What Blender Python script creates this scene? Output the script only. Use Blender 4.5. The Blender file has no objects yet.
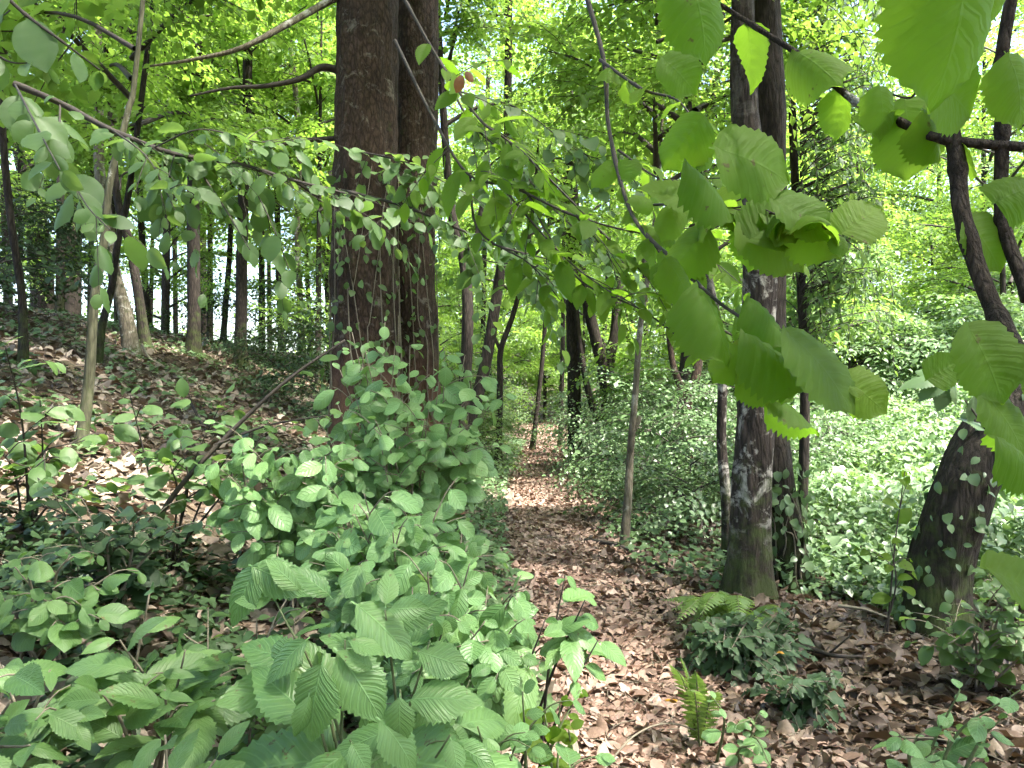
import bpy, bmesh, math, random
import numpy as np

# ------------------------------------------------------------------ camera, light, exposure
SC = bpy.context.scene
F, CX, HY, CAMZ = 773.0, 512.0, 395.0, 1.6
cam_d = bpy.data.cameras.new("camera")
cam = bpy.data.objects.new("camera", cam_d)
SC.collection.objects.link(cam)
cam.location = (0, 0, CAMZ)
cam.rotation_euler = (math.radians(90), 0, 0)
cam_d.sensor_fit = 'HORIZONTAL'
cam_d.sensor_width = 36.0
cam_d.lens = 36.0 * F / 1024.0
cam_d.shift_y = (HY - 384.0) / 1024.0
cam_d.clip_start = 0.05
cam_d.clip_end = 1500
SC.camera = cam

SUN_EL, SUN_AZ = 60.0, 122.0
W = bpy.data.worlds.new("World")
SC.world = W
W.use_nodes = True
nt = W.node_tree
bgn = nt.nodes["Background"]
sky = nt.nodes.new("ShaderNodeTexSky")
sky.sky_type = 'NISHITA'
sky.sun_disc = False
sky.sun_elevation = math.radians(SUN_EL)
sky.sun_rotation = math.radians(SUN_AZ)
sky.dust_density = 3.0
sky.air_density = 1.0
sky.ozone_density = 0.3
nt.links.new(sky.outputs[0], bgn.inputs[0])
bgn.inputs[1].default_value = 0.14
sl = bpy.data.lights.new("sun", 'SUN')
sl.energy = 4.6
sl.angle = math.radians(4)
sl.color = (1.0, 0.95, 0.86)
so = bpy.data.objects.new("sun", sl)
SC.collection.objects.link(so)
_e, _a = math.radians(SUN_EL), math.radians(SUN_AZ)
from mathutils import Vector
_dir = Vector((math.sin(_a) * math.cos(_e), math.cos(_a) * math.cos(_e), math.sin(_e)))
so.rotation_euler = _dir.to_track_quat('Z', 'Y').to_euler()
so.location = _dir * 50

SC.view_settings.view_transform = 'Standard'
SC.view_settings.look = 'None'
SC.view_settings.gamma = 1
SC.view_settings.exposure = 2.7
SC.render.engine = 'CYCLES'
cy = SC.cycles
cy.use_adaptive_sampling = True
cy.adaptive_threshold = 0.03
cy.adaptive_min_samples = 16
cy.max_bounces = 5
cy.diffuse_bounces = 4
cy.glossy_bounces = 2
cy.transmission_bounces = 5
cy.transparent_max_bounces = 4
cy.caustics_reflective = False
cy.caustics_refractive = False
cy.use_denoising = True
cy.sample_clamp_indirect = 8
try:
    cy.denoiser = 'OPENIMAGEDENOISE'
    cy.denoising_prefilter = 'ACCURATE'
except Exception:
    pass

# ------------------------------------------------------------------ small maths
rng = np.random.default_rng(11)
random.seed(5)
UP = np.array([0, 0, 1.0])


def nrm(v):
    v = np.asarray(v, float)
    return v / np.maximum(np.linalg.norm(v, axis=-1, keepdims=True), 1e-9)


def P(px, py, Y):
    return np.array([(px - CX) / F * Y, Y, CAMZ + (HY - py) / F * Y])


def sstep(a, b, x):
    t = np.clip((x - a) / (b - a), 0, 1)
    return t * t * (3 - 2 * t)


def wob(x, y, z=0.0, s=1.0, seed=0.0):
    x, y, z = np.asarray(x) * s + seed, np.asarray(y) * s - seed * 1.7, np.asarray(z) * s + seed * .3
    return (np.sin(1.3 * x + 2.1 * y + .7 * z) + np.sin(2.9 * x - 1.7 * y + 1.9 * z + 1.1) + np.sin(-1.1 * x + 4.3 * y + 3.1 * z + 2.3)
            + .6 * np.sin(5.3 * x + 3.7 * y - 4.1 * z + .5) + .6 * np.sin(-6.1 * x + 5.9 * y + 5.3 * z)) / 4.2


_py = [-10, 0, 3.3, 4, 6, 8, 12, 16.5, 27, 41, 60, 90]
_px = [.95, .8, .74, .68, .60, .48, .45, .55, 1.2, 1.6, 4.0, 9]


def pc(y):
    y = np.asarray(y, float)
    return (np.interp(y - .6, _py, _px) + np.interp(y, _py, _px) + np.interp(y + .6, _py, _px)) / 3


def H(x, y):
    x, y = np.asarray(x, float), np.asarray(y, float)
    u = x - pc(y)
    L = np.maximum(-u - 0.5, 0)
    Ls = L * L / (L + .5)
    left = .38 * Ls
    left = left / (1 + (left / 4.2) ** 4) ** .25
    left = left - .10 * np.maximum(L - 16, 0)
    R = np.maximum(u - .65, 0)
    right = -.07 * np.minimum(R, 3) - .75 * sstep(2.4, 6.5, R) + np.minimum(.22 * np.maximum(R - 8.5, 0), 2.6)
    far = np.minimum(.05 * np.maximum(y - 60, 0), 4)
    side = np.minimum(np.abs(u), 1.5) / 1.5
    n = .05 * wob(x, y, s=1.1) * (0.3 + side) + .018 * wob(x, y, s=4.3, seed=3) + .12 * wob(x, y, s=.35, seed=7) * side
    return left + right + far + n


def hit(px, py):
    d = np.array([(px - CX) / F, 1.0, (HY - py) / F])
    t = np.arange(1.5, 60, .02)
    p = np.array([0, 0, CAMZ]) + t[:, None] * d
    k = np.nonzero(p[:, 2] <= H(p[:, 0], p[:, 1]))[0]
    return float(t[k[0]]) if len(k) else 40.0


def ground(px, Y):
    x = (px - CX) / F * Y
    return np.array([x, Y, float(H(x, Y))])


def catmull(pts, n):
    pts = np.asarray(pts, float)
    if len(pts) == 2:
        return pts[0] + np.linspace(0, 1, n)[:, None] * (pts[1] - pts[0])
    q = np.vstack([2 * pts[0] - pts[1], pts, 2 * pts[-1] - pts[-2]])
    s = np.linspace(0, len(pts) - 1 - 1e-6, n)
    i = s.astype(int)
    t = (s - i)[:, None]
    a, b, c, d = q[i], q[i + 1], q[i + 2], q[i + 3]
    return .5 * (2 * b + (c - a) * t + (2 * a - 5 * b + 4 * c - d) * t ** 2 + (3 * b - a - 3 * c + d) * t ** 3)


# ------------------------------------------------------------------ mesh plumbing
def raw_mesh(name, V, loops, ltot, uv=None, rnd=None, smooth=True):
    m = bpy.data.meshes.new(name)
    V = np.ascontiguousarray(V, np.float32)
    loops = np.ascontiguousarray(loops, np.int32)
    ltot = np.ascontiguousarray(ltot, np.int32)
    m.vertices.add(len(V))
    m.vertices.foreach_set('co', V.ravel())
    m.loops.add(len(loops))
    m.loops.foreach_set('vertex_index', loops)
    m.polygons.add(len(ltot))
    m.polygons.foreach_set('loop_start', np.concatenate([[0], np.cumsum(ltot)[:-1]]).astype(np.int32))
    if uv is not None:
        l = m.uv_layers.new(name='UVMap')
        l.data.foreach_set('uv', np.ascontiguousarray(uv[loops], np.float32).ravel())
    if rnd is not None:
        a = m.attributes.new('rnd', 'FLOAT', 'POINT')
        a.data.foreach_set('value', np.ascontiguousarray(rnd, np.float32))
    m.polygons.foreach_set('use_smooth', np.full(len(ltot), smooth, bool))
    m.update(calc_edges=True)
    return m


def link(name, mesh, mat=None, parent=None, loc=None):
    o = bpy.data.objects.new(name, mesh)
    SC.collection.objects.link(o)
    if mat is not None and not mesh.materials:
        mesh.materials.append(mat)
    if parent is not None:
        o.parent = parent
    if loc is not None:
        o.location = [float(v) for v in loc]
    return o


def tag(o, label=None, cat=None, group=None, kind=None):
    if label: o['label'] = label
    if cat: o['category'] = cat
    if group: o['group'] = group
    if kind: o['kind'] = kind
    return o


def thing(name, loc, label, cat, group=None):
    o = bpy.data.objects.new(name, None)
    SC.collection.objects.link(o)
    o.location = [float(v) for v in loc]
    o.empty_display_size = .1
    return tag(o, label, cat, group)


class Tubes:
    def __init__(s):
        s.V, s.L, s.T, s.UV, s.n = [], [], [], [], 0

    def add(s, pts, rad, ns=6, n=None, disp=None, smooth=True, cap=True):
        pts = np.asarray(pts, float)
        n = n or max(4, 5 * (len(pts) - 1))
        c = catmull(pts, n) if smooth else pts
        n = len(c)
        rad = np.asarray(rad, float)
        r = np.interp(np.linspace(0, 1, n), np.linspace(0, 1, len(rad)), rad)
        t = nrm(np.gradient(c, axis=0))
        a = np.cross(t[0], [0.3, 1, 0.2] if abs(t[0][1]) < .8 else [1, .2, .1])
        N = [nrm(a)]
        for i in range(1, n):
            v = N[-1] - t[i] * np.dot(N[-1], t[i])
            N.append(nrm(v))
        N = np.array(N)
        B = np.cross(t, N)
        th = np.linspace(0, 2 * math.pi, ns, endpoint=False)
        ring = N[:, None] * np.cos(th)[None, :, None] + B[:, None] * np.sin(th)[None, :, None]
        R = np.repeat(r[:, None], ns, 1)
        if disp is not None:
            R = R * disp(th[None, :], (c[:, 2] - c[0, 2])[:, None], c)
        V = c[:, None] + ring * R[:, :, None]
        i, j = np.meshgrid(np.arange(n - 1), np.arange(ns), indexing='ij')
        j2 = (j + 1) % ns
        q = np.stack([i * ns + j, i * ns + j2, (i + 1) * ns + j2, (i + 1) * ns + j], -1).reshape(-1, 4) + s.n
        s.V.append(V.reshape(-1, 3))
        s.L.append(q.ravel())
        s.T.append(np.full(len(q), 4))
        k = n * ns
        if cap:
            e = np.arange(ns) + s.n + (n - 1) * ns
            s.L.append(e)
            s.T.append(np.array([ns]))
        ln = np.concatenate([[0], np.cumsum(np.linalg.norm(np.diff(c, axis=0), axis=1))])
        s.UV.append(np.stack([np.tile(th / 6.2832, n), np.repeat(ln, ns)], 1))
        s.n += k
        return c

    def mesh(s, name):
        return raw_mesh(name, np.vstack(s.V), np.concatenate(s.L), np.concatenate(s.T), uv=np.vstack(s.UV))


# ------------------------------------------------------------------ leaf templates (base at origin, +Y along the blade, +Z up)
def leaf_t(nv, nc, prof, fold=.25, droop=.3, serr=0., corr=0., ncorr=7, heart=0., curl=0., stalk=0., wave=0., twist=0.):
    V, UV, Fq = [], [], []
    for i in range(nv + 1):
        v = i / nv
        w = max(prof(v), .004)
        for j in range(-nc, nc + 1):
            a = j / nc
            e = 1.0
            if abs(j) == nc and serr and 0 < i < nv:
                e = 1 + serr * (1 if i % 2 else -1)
            x = a * w * e
            y = v - heart * abs(a) * (1 - v) ** 4 + (.0 if abs(j) < nc else serr * .25 * (1 if i % 2 else 0) / 1.0 * .3)
            z = fold * abs(x) - droop * v * v - curl * x * x * 4 + corr * math.sin(6.2832 * (v * ncorr - abs(a) * 1.6)) * w * min(1, abs(a) * 3) \
                + wave * math.sin(5 * v + 2 * a) * abs(a) + twist * x * v
            V.append((x, y, z))
            UV.append((.5 + a * .5, v))
    k = 2 * nc + 1
    for i in range(nv):
        for j in range(k - 1):
            p = i * k + j
            Fq.append((p, p + 1, p + 1 + k, p + k))
    if stalk:
        b = len(V)
        V += [(-.011, -stalk, -.02), (.011, -stalk, -.02), (.011, .02, .002), (-.011, .02, .002)]
        UV += [(.5, 0)] * 4
        Fq.append((b, b + 1, b + 2, b + 3))
    return np.array(V), Fq, np.array(UV)


def p_beech(w, tip=.8): return lambda v: w * math.sin(math.pi * min(1, v ** .85)) ** .8 if 0 < v < 1 else 0
def p_hazel(w): return lambda v: w * (min(1, (v / .16)) ** .5) * (1 - max(0, (v - .45) / .55) ** 1.9) ** .8 * (1 if v < .8 else 1 - .55 * ((v - .8) / .2)) if 0 < v < 1 else 0
def p_oval(w): return lambda v: w * math.sin(math.pi * v) ** .62 * (1 if v < .8 else 1 - .35 * (v - .8) / .2) if 0 < v < 1 else 0
def p_chest(w): return lambda v: w * min(1, v / .3) ** .7 * min(1, (1 - v) / .45) ** .75 if 0 < v < 1 else 0
def p_lance(w): return lambda v: w * math.sin(math.pi * v ** .8) if 0 < v < 1 else 0


T = {}
T['far'] = [leaf_t(3, 1, p_oval(.33), fold=.3, droop=.2), leaf_t(3, 1, p_beech(.36), fold=.15, droop=.1, twist=.4), leaf_t(3, 1, p_oval(.3), fold=.4, droop=.35)]
T['lance'] = [leaf_t(4, 1, p_lance(.17), fold=.3, droop=.3), leaf_t(4, 1, p_lance(.2), fold=.2, droop=.1, twist=.5)]
T['mix'] = T['far'] + T['lance']
T['mid'] = [leaf_t(6, 1, p_oval(.34), fold=.3, droop=.25, stalk=.15), leaf_t(6, 1, p_oval(.37), fold=.2, droop=.4, stalk=.15, twist=.4), leaf_t(6, 1, p_hazel(.42), fold=.2, droop=.3, stalk=.15)]
T['oval'] = [leaf_t(12, 2, p_oval(.33), fold=f, droop=d, corr=.05, ncorr=5, stalk=.14, curl=c, twist=t) for f, d, c, t in ((.28, .25, .2, 0), (.15, .4, .3, .4), (.35, .15, .1, -.4), (.1, .3, .5, .2))]
T['hazel'] = [leaf_t(24, 3, p_hazel(.46), fold=f, droop=d, serr=.05, corr=.032, ncorr=6, heart=.12, stalk=.16, curl=c, twist=t, wave=.045) for f, d, c, t in ((.2, .25, .15, 0), (.1, .45, .3, .4), (.3, .2, .1, -.35), (.05, .35, .5, .15))]
T['hornbeam'] = [leaf_t(26, 3, p_beech(.25), fold=f, droop=d, serr=.06, corr=.055, ncorr=11, stalk=.1, curl=c, twist=t) for f, d, c, t in ((.35, .25, .2, 0), (.25, .45, .3, .3), (.4, .15, .1, -.3))]
T['chestnut'] = [leaf_t(26, 3, p_chest(.30), fold=f * .6, droop=d, serr=.07, corr=.03, ncorr=9, stalk=.08, curl=c, twist=t, wave=.02) for f, d, c, t in ((.3, .3, .25, 0), (.2, .5, .3, .3), (.35, .2, .2, -.35))]
T['litter'] = [leaf_t(5, 1, p_oval(.3), fold=f, droop=d, curl=c, twist=t) for f, d, c, t in ((.6, .4, 0, .6), (.3, -.4, .8, -.7), (.9, .2, 0, .2), (-.4, .5, .5, .9), (.2, .1, 0, .1))]


T['pinna'] = [leaf_t(16, 1, p_lance(.17), fold=.1, droop=.15, serr=.4), leaf_t(16, 1, p_lance(.15), fold=.2, droop=.25, serr=.4)]


def ivy_t(fold=.2):
    out = [(0, 0), (.2, -.1), (.46, .12), (.28, .42), (.3, .62), (0, 1.0), (-.3, .62), (-.28, .42), (-.46, .12), (-.2, -.1)]
    V = [(0, .35, 0)] + [(x, y, fold * abs(x) - .12 * y * y) for x, y in out]
    UV = [(.5, .35)] + [(.5 + x, max(0, y)) for x, y in out]
    return np.array(V), [(0, i, i % 10 + 1) for i in range(1, 11)], np.array(UV)


T['litter'] += [ivy_t(.5), ivy_t(-.4), leaf_t(5, 1, p_lance(.2), fold=.6, droop=.5, curl=.3, twist=.8), leaf_t(4, 1, p_hazel(.42), fold=.5, droop=-.3, curl=.6, twist=-.5)]
T['ivy'] = [ivy_t(.25), ivy_t(.05), ivy_t(.45)]


class Leaves:
    def __init__(s):
        s.p, s.d, s.n, s.s, s.r = [], [], [], [], []

    def add(s, p, d, n, size, r=None):
        p = np.atleast_2d(p)
        k = len(p)
        s.p.append(p)
        s.d.append(np.broadcast_to(d, (k, 3)))
        s.n.append(np.broadcast_to(n, (k, 3)))
        s.s.append(np.broadcast_to(size, (k,)))
        s.r.append(rng.random(k) if r is None else np.broadcast_to(r, (k,)))

    def arrays(s):
        return np.vstack(s.p), np.vstack(s.d), np.vstack(s.n), np.concatenate(s.s), np.concatenate(s.r)

    def mesh(s, name, tmpl):
        return leaf_mesh(name, tmpl, *s.arrays())


def leaf_mesh(name, tmpl, p, d, n, size, r):
    ts = T[tmpl]
    d = nrm(d)
    x = nrm(np.cross(d, n))
    z = np.cross(x, d)
    which = rng.integers(0, len(ts), len(p))
    Vs, Ls, Ts, Us, Rs, off = [], [], [], [], [], 0
    for k, (tv, tf, tu) in enumerate(ts):
        m = which == k
        N = int(m.sum())
        if not N:
            continue
        sx = size[m] * (0.85 + .3 * rng.random(N))
        V = p[m][:, None] + tv[None, :, 0, None] * x[m][:, None] * sx[:, None, None] + (tv[None, :, 1, None] * d[m][:, None] + tv[None, :, 2, None] * z[m][:, None]) * size[m][:, None, None]
        lt = np.array([len(f) for f in tf])
        lp = np.concatenate([np.array(f) for f in tf])
        Ls.append((lp[None] + (np.arange(N) * len(tv))[:, None] + off).ravel())
        Ts.append(np.tile(lt, N))
        Vs.append(V.reshape(-1, 3))
        Us.append(np.tile(tu, (N, 1)))
        Rs.append(np.repeat(r[m], len(tv)))
        off += N * len(tv)
    return raw_mesh(name, np.vstack(Vs), np.concatenate(Ls), np.concatenate(Ts), uv=np.vstack(Us), rnd=np.concatenate(Rs))


# ------------------------------------------------------------------ materials
class G:
    def __init__(s, name):
        s.m = bpy.data.materials.new(name)
        s.m.use_nodes = True
        s.t = s.m.node_tree
        s.t.nodes.clear()
        s.out = s.n('OutputMaterial')

    def n(s, kind, **kw):
        nd = s.t.nodes.new('ShaderNode' + kind)
        for k, v in kw.items():
            setattr(nd, k, v)
        return nd

    def l(s, a, b):
        s.t.links.new(a, b)

    def math(s, op, a, b=None, c=None, clamp=False):
        nd = s.n('Math', operation=op, use_clamp=clamp)
        for i, v in enumerate((a, b, c)):
            if v is None: continue
            if isinstance(v, (int, float)): nd.inputs[i].default_value = v
            else: s.l(v, nd.inputs[i])
        return nd.outputs[0]

    def ramp(s, fac, stops):
        nd = s.n('ValToRGB')
        el = nd.color_ramp.elements
        while len(el) < len(stops): el.new(.5)
        for e, (p, c) in zip(el, stops):
            e.position = p
            e.color = (*c, 1) if len(c) == 3 else c
        s.l(fac, nd.inputs[0])
        return nd.outputs[0]

    def noise(s, vec, scale, detail=4, rough=.6, dist=0.):
        nd = s.n('TexNoise')
        nd.inputs['Scale'].default_value = scale
        nd.inputs['Detail'].default_value = detail
        nd.inputs['Roughness'].default_value = rough
        nd.inputs['Distortion'].default_value = dist
        if vec is not None: s.l(vec, nd.inputs['Vector'])
        return nd.outputs[0]

    def mix(s, fac, a, b, blend='MIX'):
        nd = s.n('Mix', data_type='RGBA', blend_type=blend)
        for v, k in ((fac, 0), (a, 6), (b, 7)):
            if isinstance(v, (int, float)): nd.inputs[k].default_value = v
            elif isinstance(v, tuple): nd.inputs[k].default_value = (*v, 1)
            else: s.l(v, nd.inputs[k])
        return nd.outputs[2]

    def mapping(s, vec, scale):
        nd = s.n('Mapping')
        nd.inputs['Scale'].default_value = scale
        s.l(vec, nd.inputs[0])
        return nd.outputs[0]

    def bump(s, h, strength, dist):
        nd = s.n('Bump')
        nd.inputs['Strength'].default_value = strength
        nd.inputs['Distance'].default_value = dist
        s.l(h, nd.inputs['Height'])
        return nd.outputs[0]


def m_leaf(name, cols, trans, tfac=.45, rough=.45, veins=0, spec=.5, spots=True, vs=1.0):
    g = G(name)
    at = g.n('Attribute', attribute_name='rnd')
    col = g.ramp(at.outputs['Fac'], [(i / (len(cols) - 1), c) for i, c in enumerate(cols)])
    bs = g.n('BsdfPrincipled')
    bs.inputs['Roughness'].default_value = rough
    bs.inputs['Specular IOR Level'].default_value = spec
    tr = g.n('BsdfTranslucent')
    tcol = g.ramp(at.outputs['Fac'], [(i / (len(trans) - 1), c) for i, c in enumerate(trans)])
    if spots:
        ob = g.n('NewGeometry').outputs['Position']
        nz = g.math('ADD', g.math('MULTIPLY', g.noise(ob, 55, 3), .6), g.math('MULTIPLY', g.noise(ob, 17, 4), .4))
        col = g.mix(g.math('MULTIPLY_ADD', nz, .8, -.2, clamp=True), col, (1.25 * cols[-1][0], 1.15 * cols[-1][1], cols[-1][2] * .9))
    if not spots:
        ob = g.n('NewGeometry').outputs['Position']
        nz = g.noise(ob, 70, 4)
        col = g.mix(g.math('MULTIPLY_ADD', nz, 1.6, -.45, clamp=True), col, tuple(c * .45 for c in cols[len(cols) // 2]))
    if spots and veins:
        bl = g.math('MULTIPLY', g.math('SUBTRACT', g.math('ADD', g.math('MULTIPLY', g.noise(ob, 38, 3), .7), g.math('MULTIPLY', g.noise(ob, 9, 2), .3)), .635), 30, clamp=True)
    if veins:
        uv = g.n('UVMap').outputs[0]
        sp = g.n('SeparateXYZ')
        g.l(uv, sp.inputs[0])
        a = g.math('ABSOLUTE', g.math('SUBTRACT', sp.outputs[0], .5))
        ph = g.math('SUBTRACT', g.math('MULTIPLY', sp.outputs[1], float(veins)), g.math('MULTIPLY', a, veins * .55))
        fr = g.math('ABSOLUTE', g.math('SUBTRACT', g.math('FRACT', ph), .5))
        side = g.math('SUBTRACT', 1.0, g.math('MULTIPLY', fr, 7.0), clamp=True)
        mid = g.math('SUBTRACT', 1.0, g.math('MULTIPLY', a, 40.0), clamp=True)
        vm = g.math('MAXIMUM', g.math('MULTIPLY', side, .55), mid)
        lighter = tuple(min(1, c * 1.7 + .02) for c in cols[-1])
        col = g.mix(g.math('MULTIPLY', vm, .8 * vs), col, lighter)
        tcol = g.mix(g.math('MULTIPLY', vm, .4 * vs), tcol, tuple(c * .55 for c in trans[0]))
        g.l(g.bump(g.math('ADD', vm, g.math('MULTIPLY', fr, 1.6)), .55 * vs, .006), bs.inputs['Normal'])
    if spots and veins:
        col = g.mix(g.math('MULTIPLY', bl, .75), col, (.13, .10, .04))
        tcol = g.mix(g.math('MULTIPLY', bl, .8), tcol, (.10, .07, .02))
    g.l(col, bs.inputs['Base Color'])
    g.l(tcol, tr.inputs[0])
    mx = g.n('MixShader')
    mx.inputs[0].default_value = tfac
    g.l(bs.outputs[0], mx.inputs[1])
    g.l(tr.outputs[0], mx.inputs[2])
    g.l(mx.outputs[0], g.out.inputs[0])
    return g.m


def m_bark(name, dark, light, lichen=0., moss=0., lich_col=(.42, .42, .37), scale=1.0, red=0., bump=.8, zs=.22, band=None):
    g = G(name)
    ob = g.n('TexCoord').outputs['Object']
    v1 = g.mapping(ob, (scale, scale, scale * zs))
    n1 = g.math('ADD', g.math('MULTIPLY', g.noise(v1, 8, 6, .72, 1.0), .6), g.math('MULTIPLY', g.noise(v1, 30, 6, .65, .4), .4))
    n2 = g.noise(v1, 70, 4, .6)
    vor = g.n('TexVoronoi', feature='DISTANCE_TO_EDGE')
    vor.inputs['Scale'].default_value = 22
    g.l(v1, vor.inputs['Vector'])
    crack = g.math('MULTIPLY', vor.outputs[0], 4.0, clamp=True)
    h = g.math('ADD', g.math('MULTIPLY', n1, .6), g.math('ADD', g.math('MULTIPLY', crack, .12), g.math('MULTIPLY', n2, .25)))
    big = g.noise(ob, 1.3, 3)
    h = g.math('ADD', h, g.math('MULTIPLY_ADD', big, .3, -.15))
    col = g.ramp(h, [(.32, tuple(c * .3 for c in dark)), (.48, dark), (.72, light)])
    if red:
        nr = g.noise(ob, 2.2, 3)
        sp0 = g.n('SeparateXYZ'); g.l(ob, sp0.inputs[0])
        low = g.math('SUBTRACT', 1.0, g.math('MULTIPLY', sp0.outputs[2], .55), clamp=True)
        col = g.mix(g.math('MULTIPLY', low, g.math('MULTIPLY', nr, red * 1.7, clamp=True)), col, (.21, .105, .065))
    if lichen:
        nl = g.noise(ob, 5.5, 6, .7, .6)
        nl2 = g.noise(ob, 1.1, 2)
        mk = g.math('MULTIPLY', g.math('SUBTRACT', g.math('ADD', g.math('MULTIPLY', nl, .75), g.math('MULTIPLY', nl2, .35)), .665 - .12 * lichen), 14, clamp=True)
        mk = g.math('MULTIPLY', mk, g.math('MULTIPLY_ADD', n2, 1.2, .1, clamp=True))
        if band:
            sb = g.n('SeparateXYZ'); g.l(ob, sb.inputs[0])
            lo = g.math('MULTIPLY', g.math('SUBTRACT', sb.outputs[2], band[0]), 2.5, clamp=True)
            hi = g.math('MULTIPLY', g.math('SUBTRACT', band[1], sb.outputs[2]), 1.0, clamp=True)
            mk = g.math('MULTIPLY', mk, g.math('MULTIPLY_ADD', g.math('MULTIPLY', lo, hi), .85, .15))
        col = g.mix(g.math('MULTIPLY', mk, .9), col, lich_col)
    if moss:
        sp = g.n('SeparateXYZ'); g.l(ob, sp.inputs[0])
        low = g.math('SUBTRACT', 1.0, g.math('MULTIPLY', sp.outputs[2], .7), clamp=True)
        nm = g.noise(ob, 6, 5, .65)
        mk = g.math('MULTIPLY', g.math('SUBTRACT', g.math('ADD', nm, g.math('MULTIPLY', low, .3 * moss)), .62), 6, clamp=True)
        col = g.mix(g.math('MULTIPLY', mk, .85), col, (.038, .052, .014))
    bs = g.n('BsdfPrincipled')
    bs.inputs['Roughness'].default_value = .9
    bs.inputs['Specular IOR Level'].default_value = .25
    g.l(col, bs.inputs['Base Color'])
    g.l(g.bump(h, bump, .05), bs.inputs['Normal'])
    g.l(bs.outputs[0], g.out.inputs[0])
    return g.m


def m_ground(name, pal, green=.0, scale=1.0):
    g = G(name)
    ob = g.n('TexCoord').outputs['Object']
    vor = g.n('TexVoronoi')
    vor.inputs['Scale'].default_value = 22 * scale
    n0 = g.n('TexNoise'); n0.inputs['Scale'].default_value = 9; g.l(ob, n0.inputs['Vector'])
    g.l(g.mix(.12, ob, n0.outputs[1]), vor.inputs['Vector'])
    sp = g.n('SeparateColor'); g.l(vor.outputs['Color'], sp.inputs[0])
    n1 = g.noise(ob, 1.4, 5)
    n2 = g.noise(ob, 40, 4)
    f = g.math('ADD', g.math('MULTIPLY', sp.outputs[0], .55), g.math('ADD', g.math('MULTIPLY', n1, .35), g.math('MULTIPLY', n2, .2)))
    col = g.ramp(f, [(.2, pal[0]), (.5, pal[1]), (.85, pal[2])])
    if green:
        mk = g.math('MULTIPLY', g.math('SUBTRACT', g.noise(ob, 1.0, 6), .52), 9, clamp=True)
        col = g.mix(g.math('MULTIPLY', mk, green), col, (.05, .075, .03))
    bs = g.n('BsdfPrincipled')
    bs.inputs['Roughness'].default_value = .95
    bs.inputs['Specular IOR Level'].default_value = .2
    g.l(col, bs.inputs['Base Color'])
    g.l(g.bump(g.math('ADD', sp.outputs[1], n2), .7, .03), bs.inputs['Normal'])
    g.l(bs.outputs[0], g.out.inputs[0])
    return g.m


def m_plain(name, c0, c1, rough=.8, scale=30):
    g = G(name)
    ob = g.n('TexCoord').outputs['Object']
    col = g.ramp(g.noise(ob, scale, 4), [(.3, c0), (.7, c1)])
    bs = g.n('BsdfPrincipled')
    bs.inputs['Roughness'].default_value = rough
    g.l(col, bs.inputs['Base Color'])
    g.l(bs.outputs[0], g.out.inputs[0])
    return g.m


M = {}
M['canopy'] = m_leaf('canopy_leaf', [(.07, .14, .026), (.095, .18, .034), (.125, .215, .045)], [(.23, .41, .045), (.31, .50, .065), (.40, .58, .09)], tfac=.5, rough=.5)
M['under'] = m_leaf('understorey_leaf', [(.032, .075, .022), (.05, .10, .03), (.07, .13, .04)], [(.15, .28, .05), (.2, .34, .06), (.26, .40, .07)], tfac=.4, rough=.55)
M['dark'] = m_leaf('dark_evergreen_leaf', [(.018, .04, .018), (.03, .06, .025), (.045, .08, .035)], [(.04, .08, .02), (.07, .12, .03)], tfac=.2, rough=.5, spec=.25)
M['bluish'] = m_leaf('grey_green_leaf', [(.055, .105, .05), (.08, .14, .062), (.11, .17, .08)], [(.10, .2, .06), (.15, .26, .08)], tfac=.3, rough=.38)
M['bramble'] = m_leaf('bramble_leaf', [(.085, .155, .07), (.125, .205, .10), (.18, .26, .15)], [(.2, .36, .08), (.28, .44, .1)], tfac=.35, rough=.36)
M['pale'] = m_leaf('pale_undergrowth_leaf', [(.06, .135, .045), (.10, .205, .075), (.125, .245, .095), (.165, .285, .105)], [(.16, .32, .07), (.24, .40, .09)], tfac=.32, rough=.40, veins=7, vs=.9)
M['hazel'] = m_leaf('hazel_leaf', [(.045, .095, .010), (.065, .125, .014), (.09, .155, .02)], [(.18, .36, .02), (.23, .41, .026), (.29, .47, .04)], tfac=.6, rough=.6, veins=7, vs=.5, spec=.25)
M['horn'] = m_leaf('pleated_leaf', [(.04, .10, .028), (.07, .145, .042), (.105, .19, .06)], [(.14, .28, .05), (.2, .34, .06)], tfac=.35, rough=.46, veins=11, vs=.6)
M['chest'] = m_leaf('toothed_leaf', [(.06, .14, .045), (.095, .195, .065), (.14, .25, .085)], [(.16, .30, .06), (.22, .36, .07)], tfac=.32, rough=.38, veins=9, vs=.8)
M['fern'] = m_leaf('fern_leaf', [(.06, .12, .03), (.085, .15, .04), (.11, .18, .05)], [(.2, .34, .05), (.26, .4, .06)], tfac=.4, rough=.5)
M['litter'] = m_leaf('dead_leaf', [(.018, .012, .008), (.045, .027, .018), (.085, .053, .035), (.14, .092, .06), (.25, .185, .125)], [(.12, .07, .03), (.2, .12, .06)], tfac=.12, rough=.6, spots=False)
M['litter_p'] = m_leaf('trodden_dead_leaf', [(.08, .05, .036), (.21, .125, .092), (.31, .20, .15), (.40, .275, .21), (.48, .375, .30)], [(.12, .07, .03), (.2, .12, .06)], tfac=.1, rough=.65, spots=False)
M['litter_s'] = m_leaf('pale_dead_leaf', [(.05, .036, .026), (.12, .088, .065), (.20, .155, .115), (.29, .235, .18), (.38, .325, .255)], [(.12, .07, .03), (.2, .12, .06)], tfac=.1, rough=.65, spots=False)
M['yellow'] = m_leaf('yellow_leaf', [(.45, .20, .02), (.5, .26, .03)], [(.4, .2, .02), (.5, .25, .03)], tfac=.3, rough=.5, spots=False)
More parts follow.
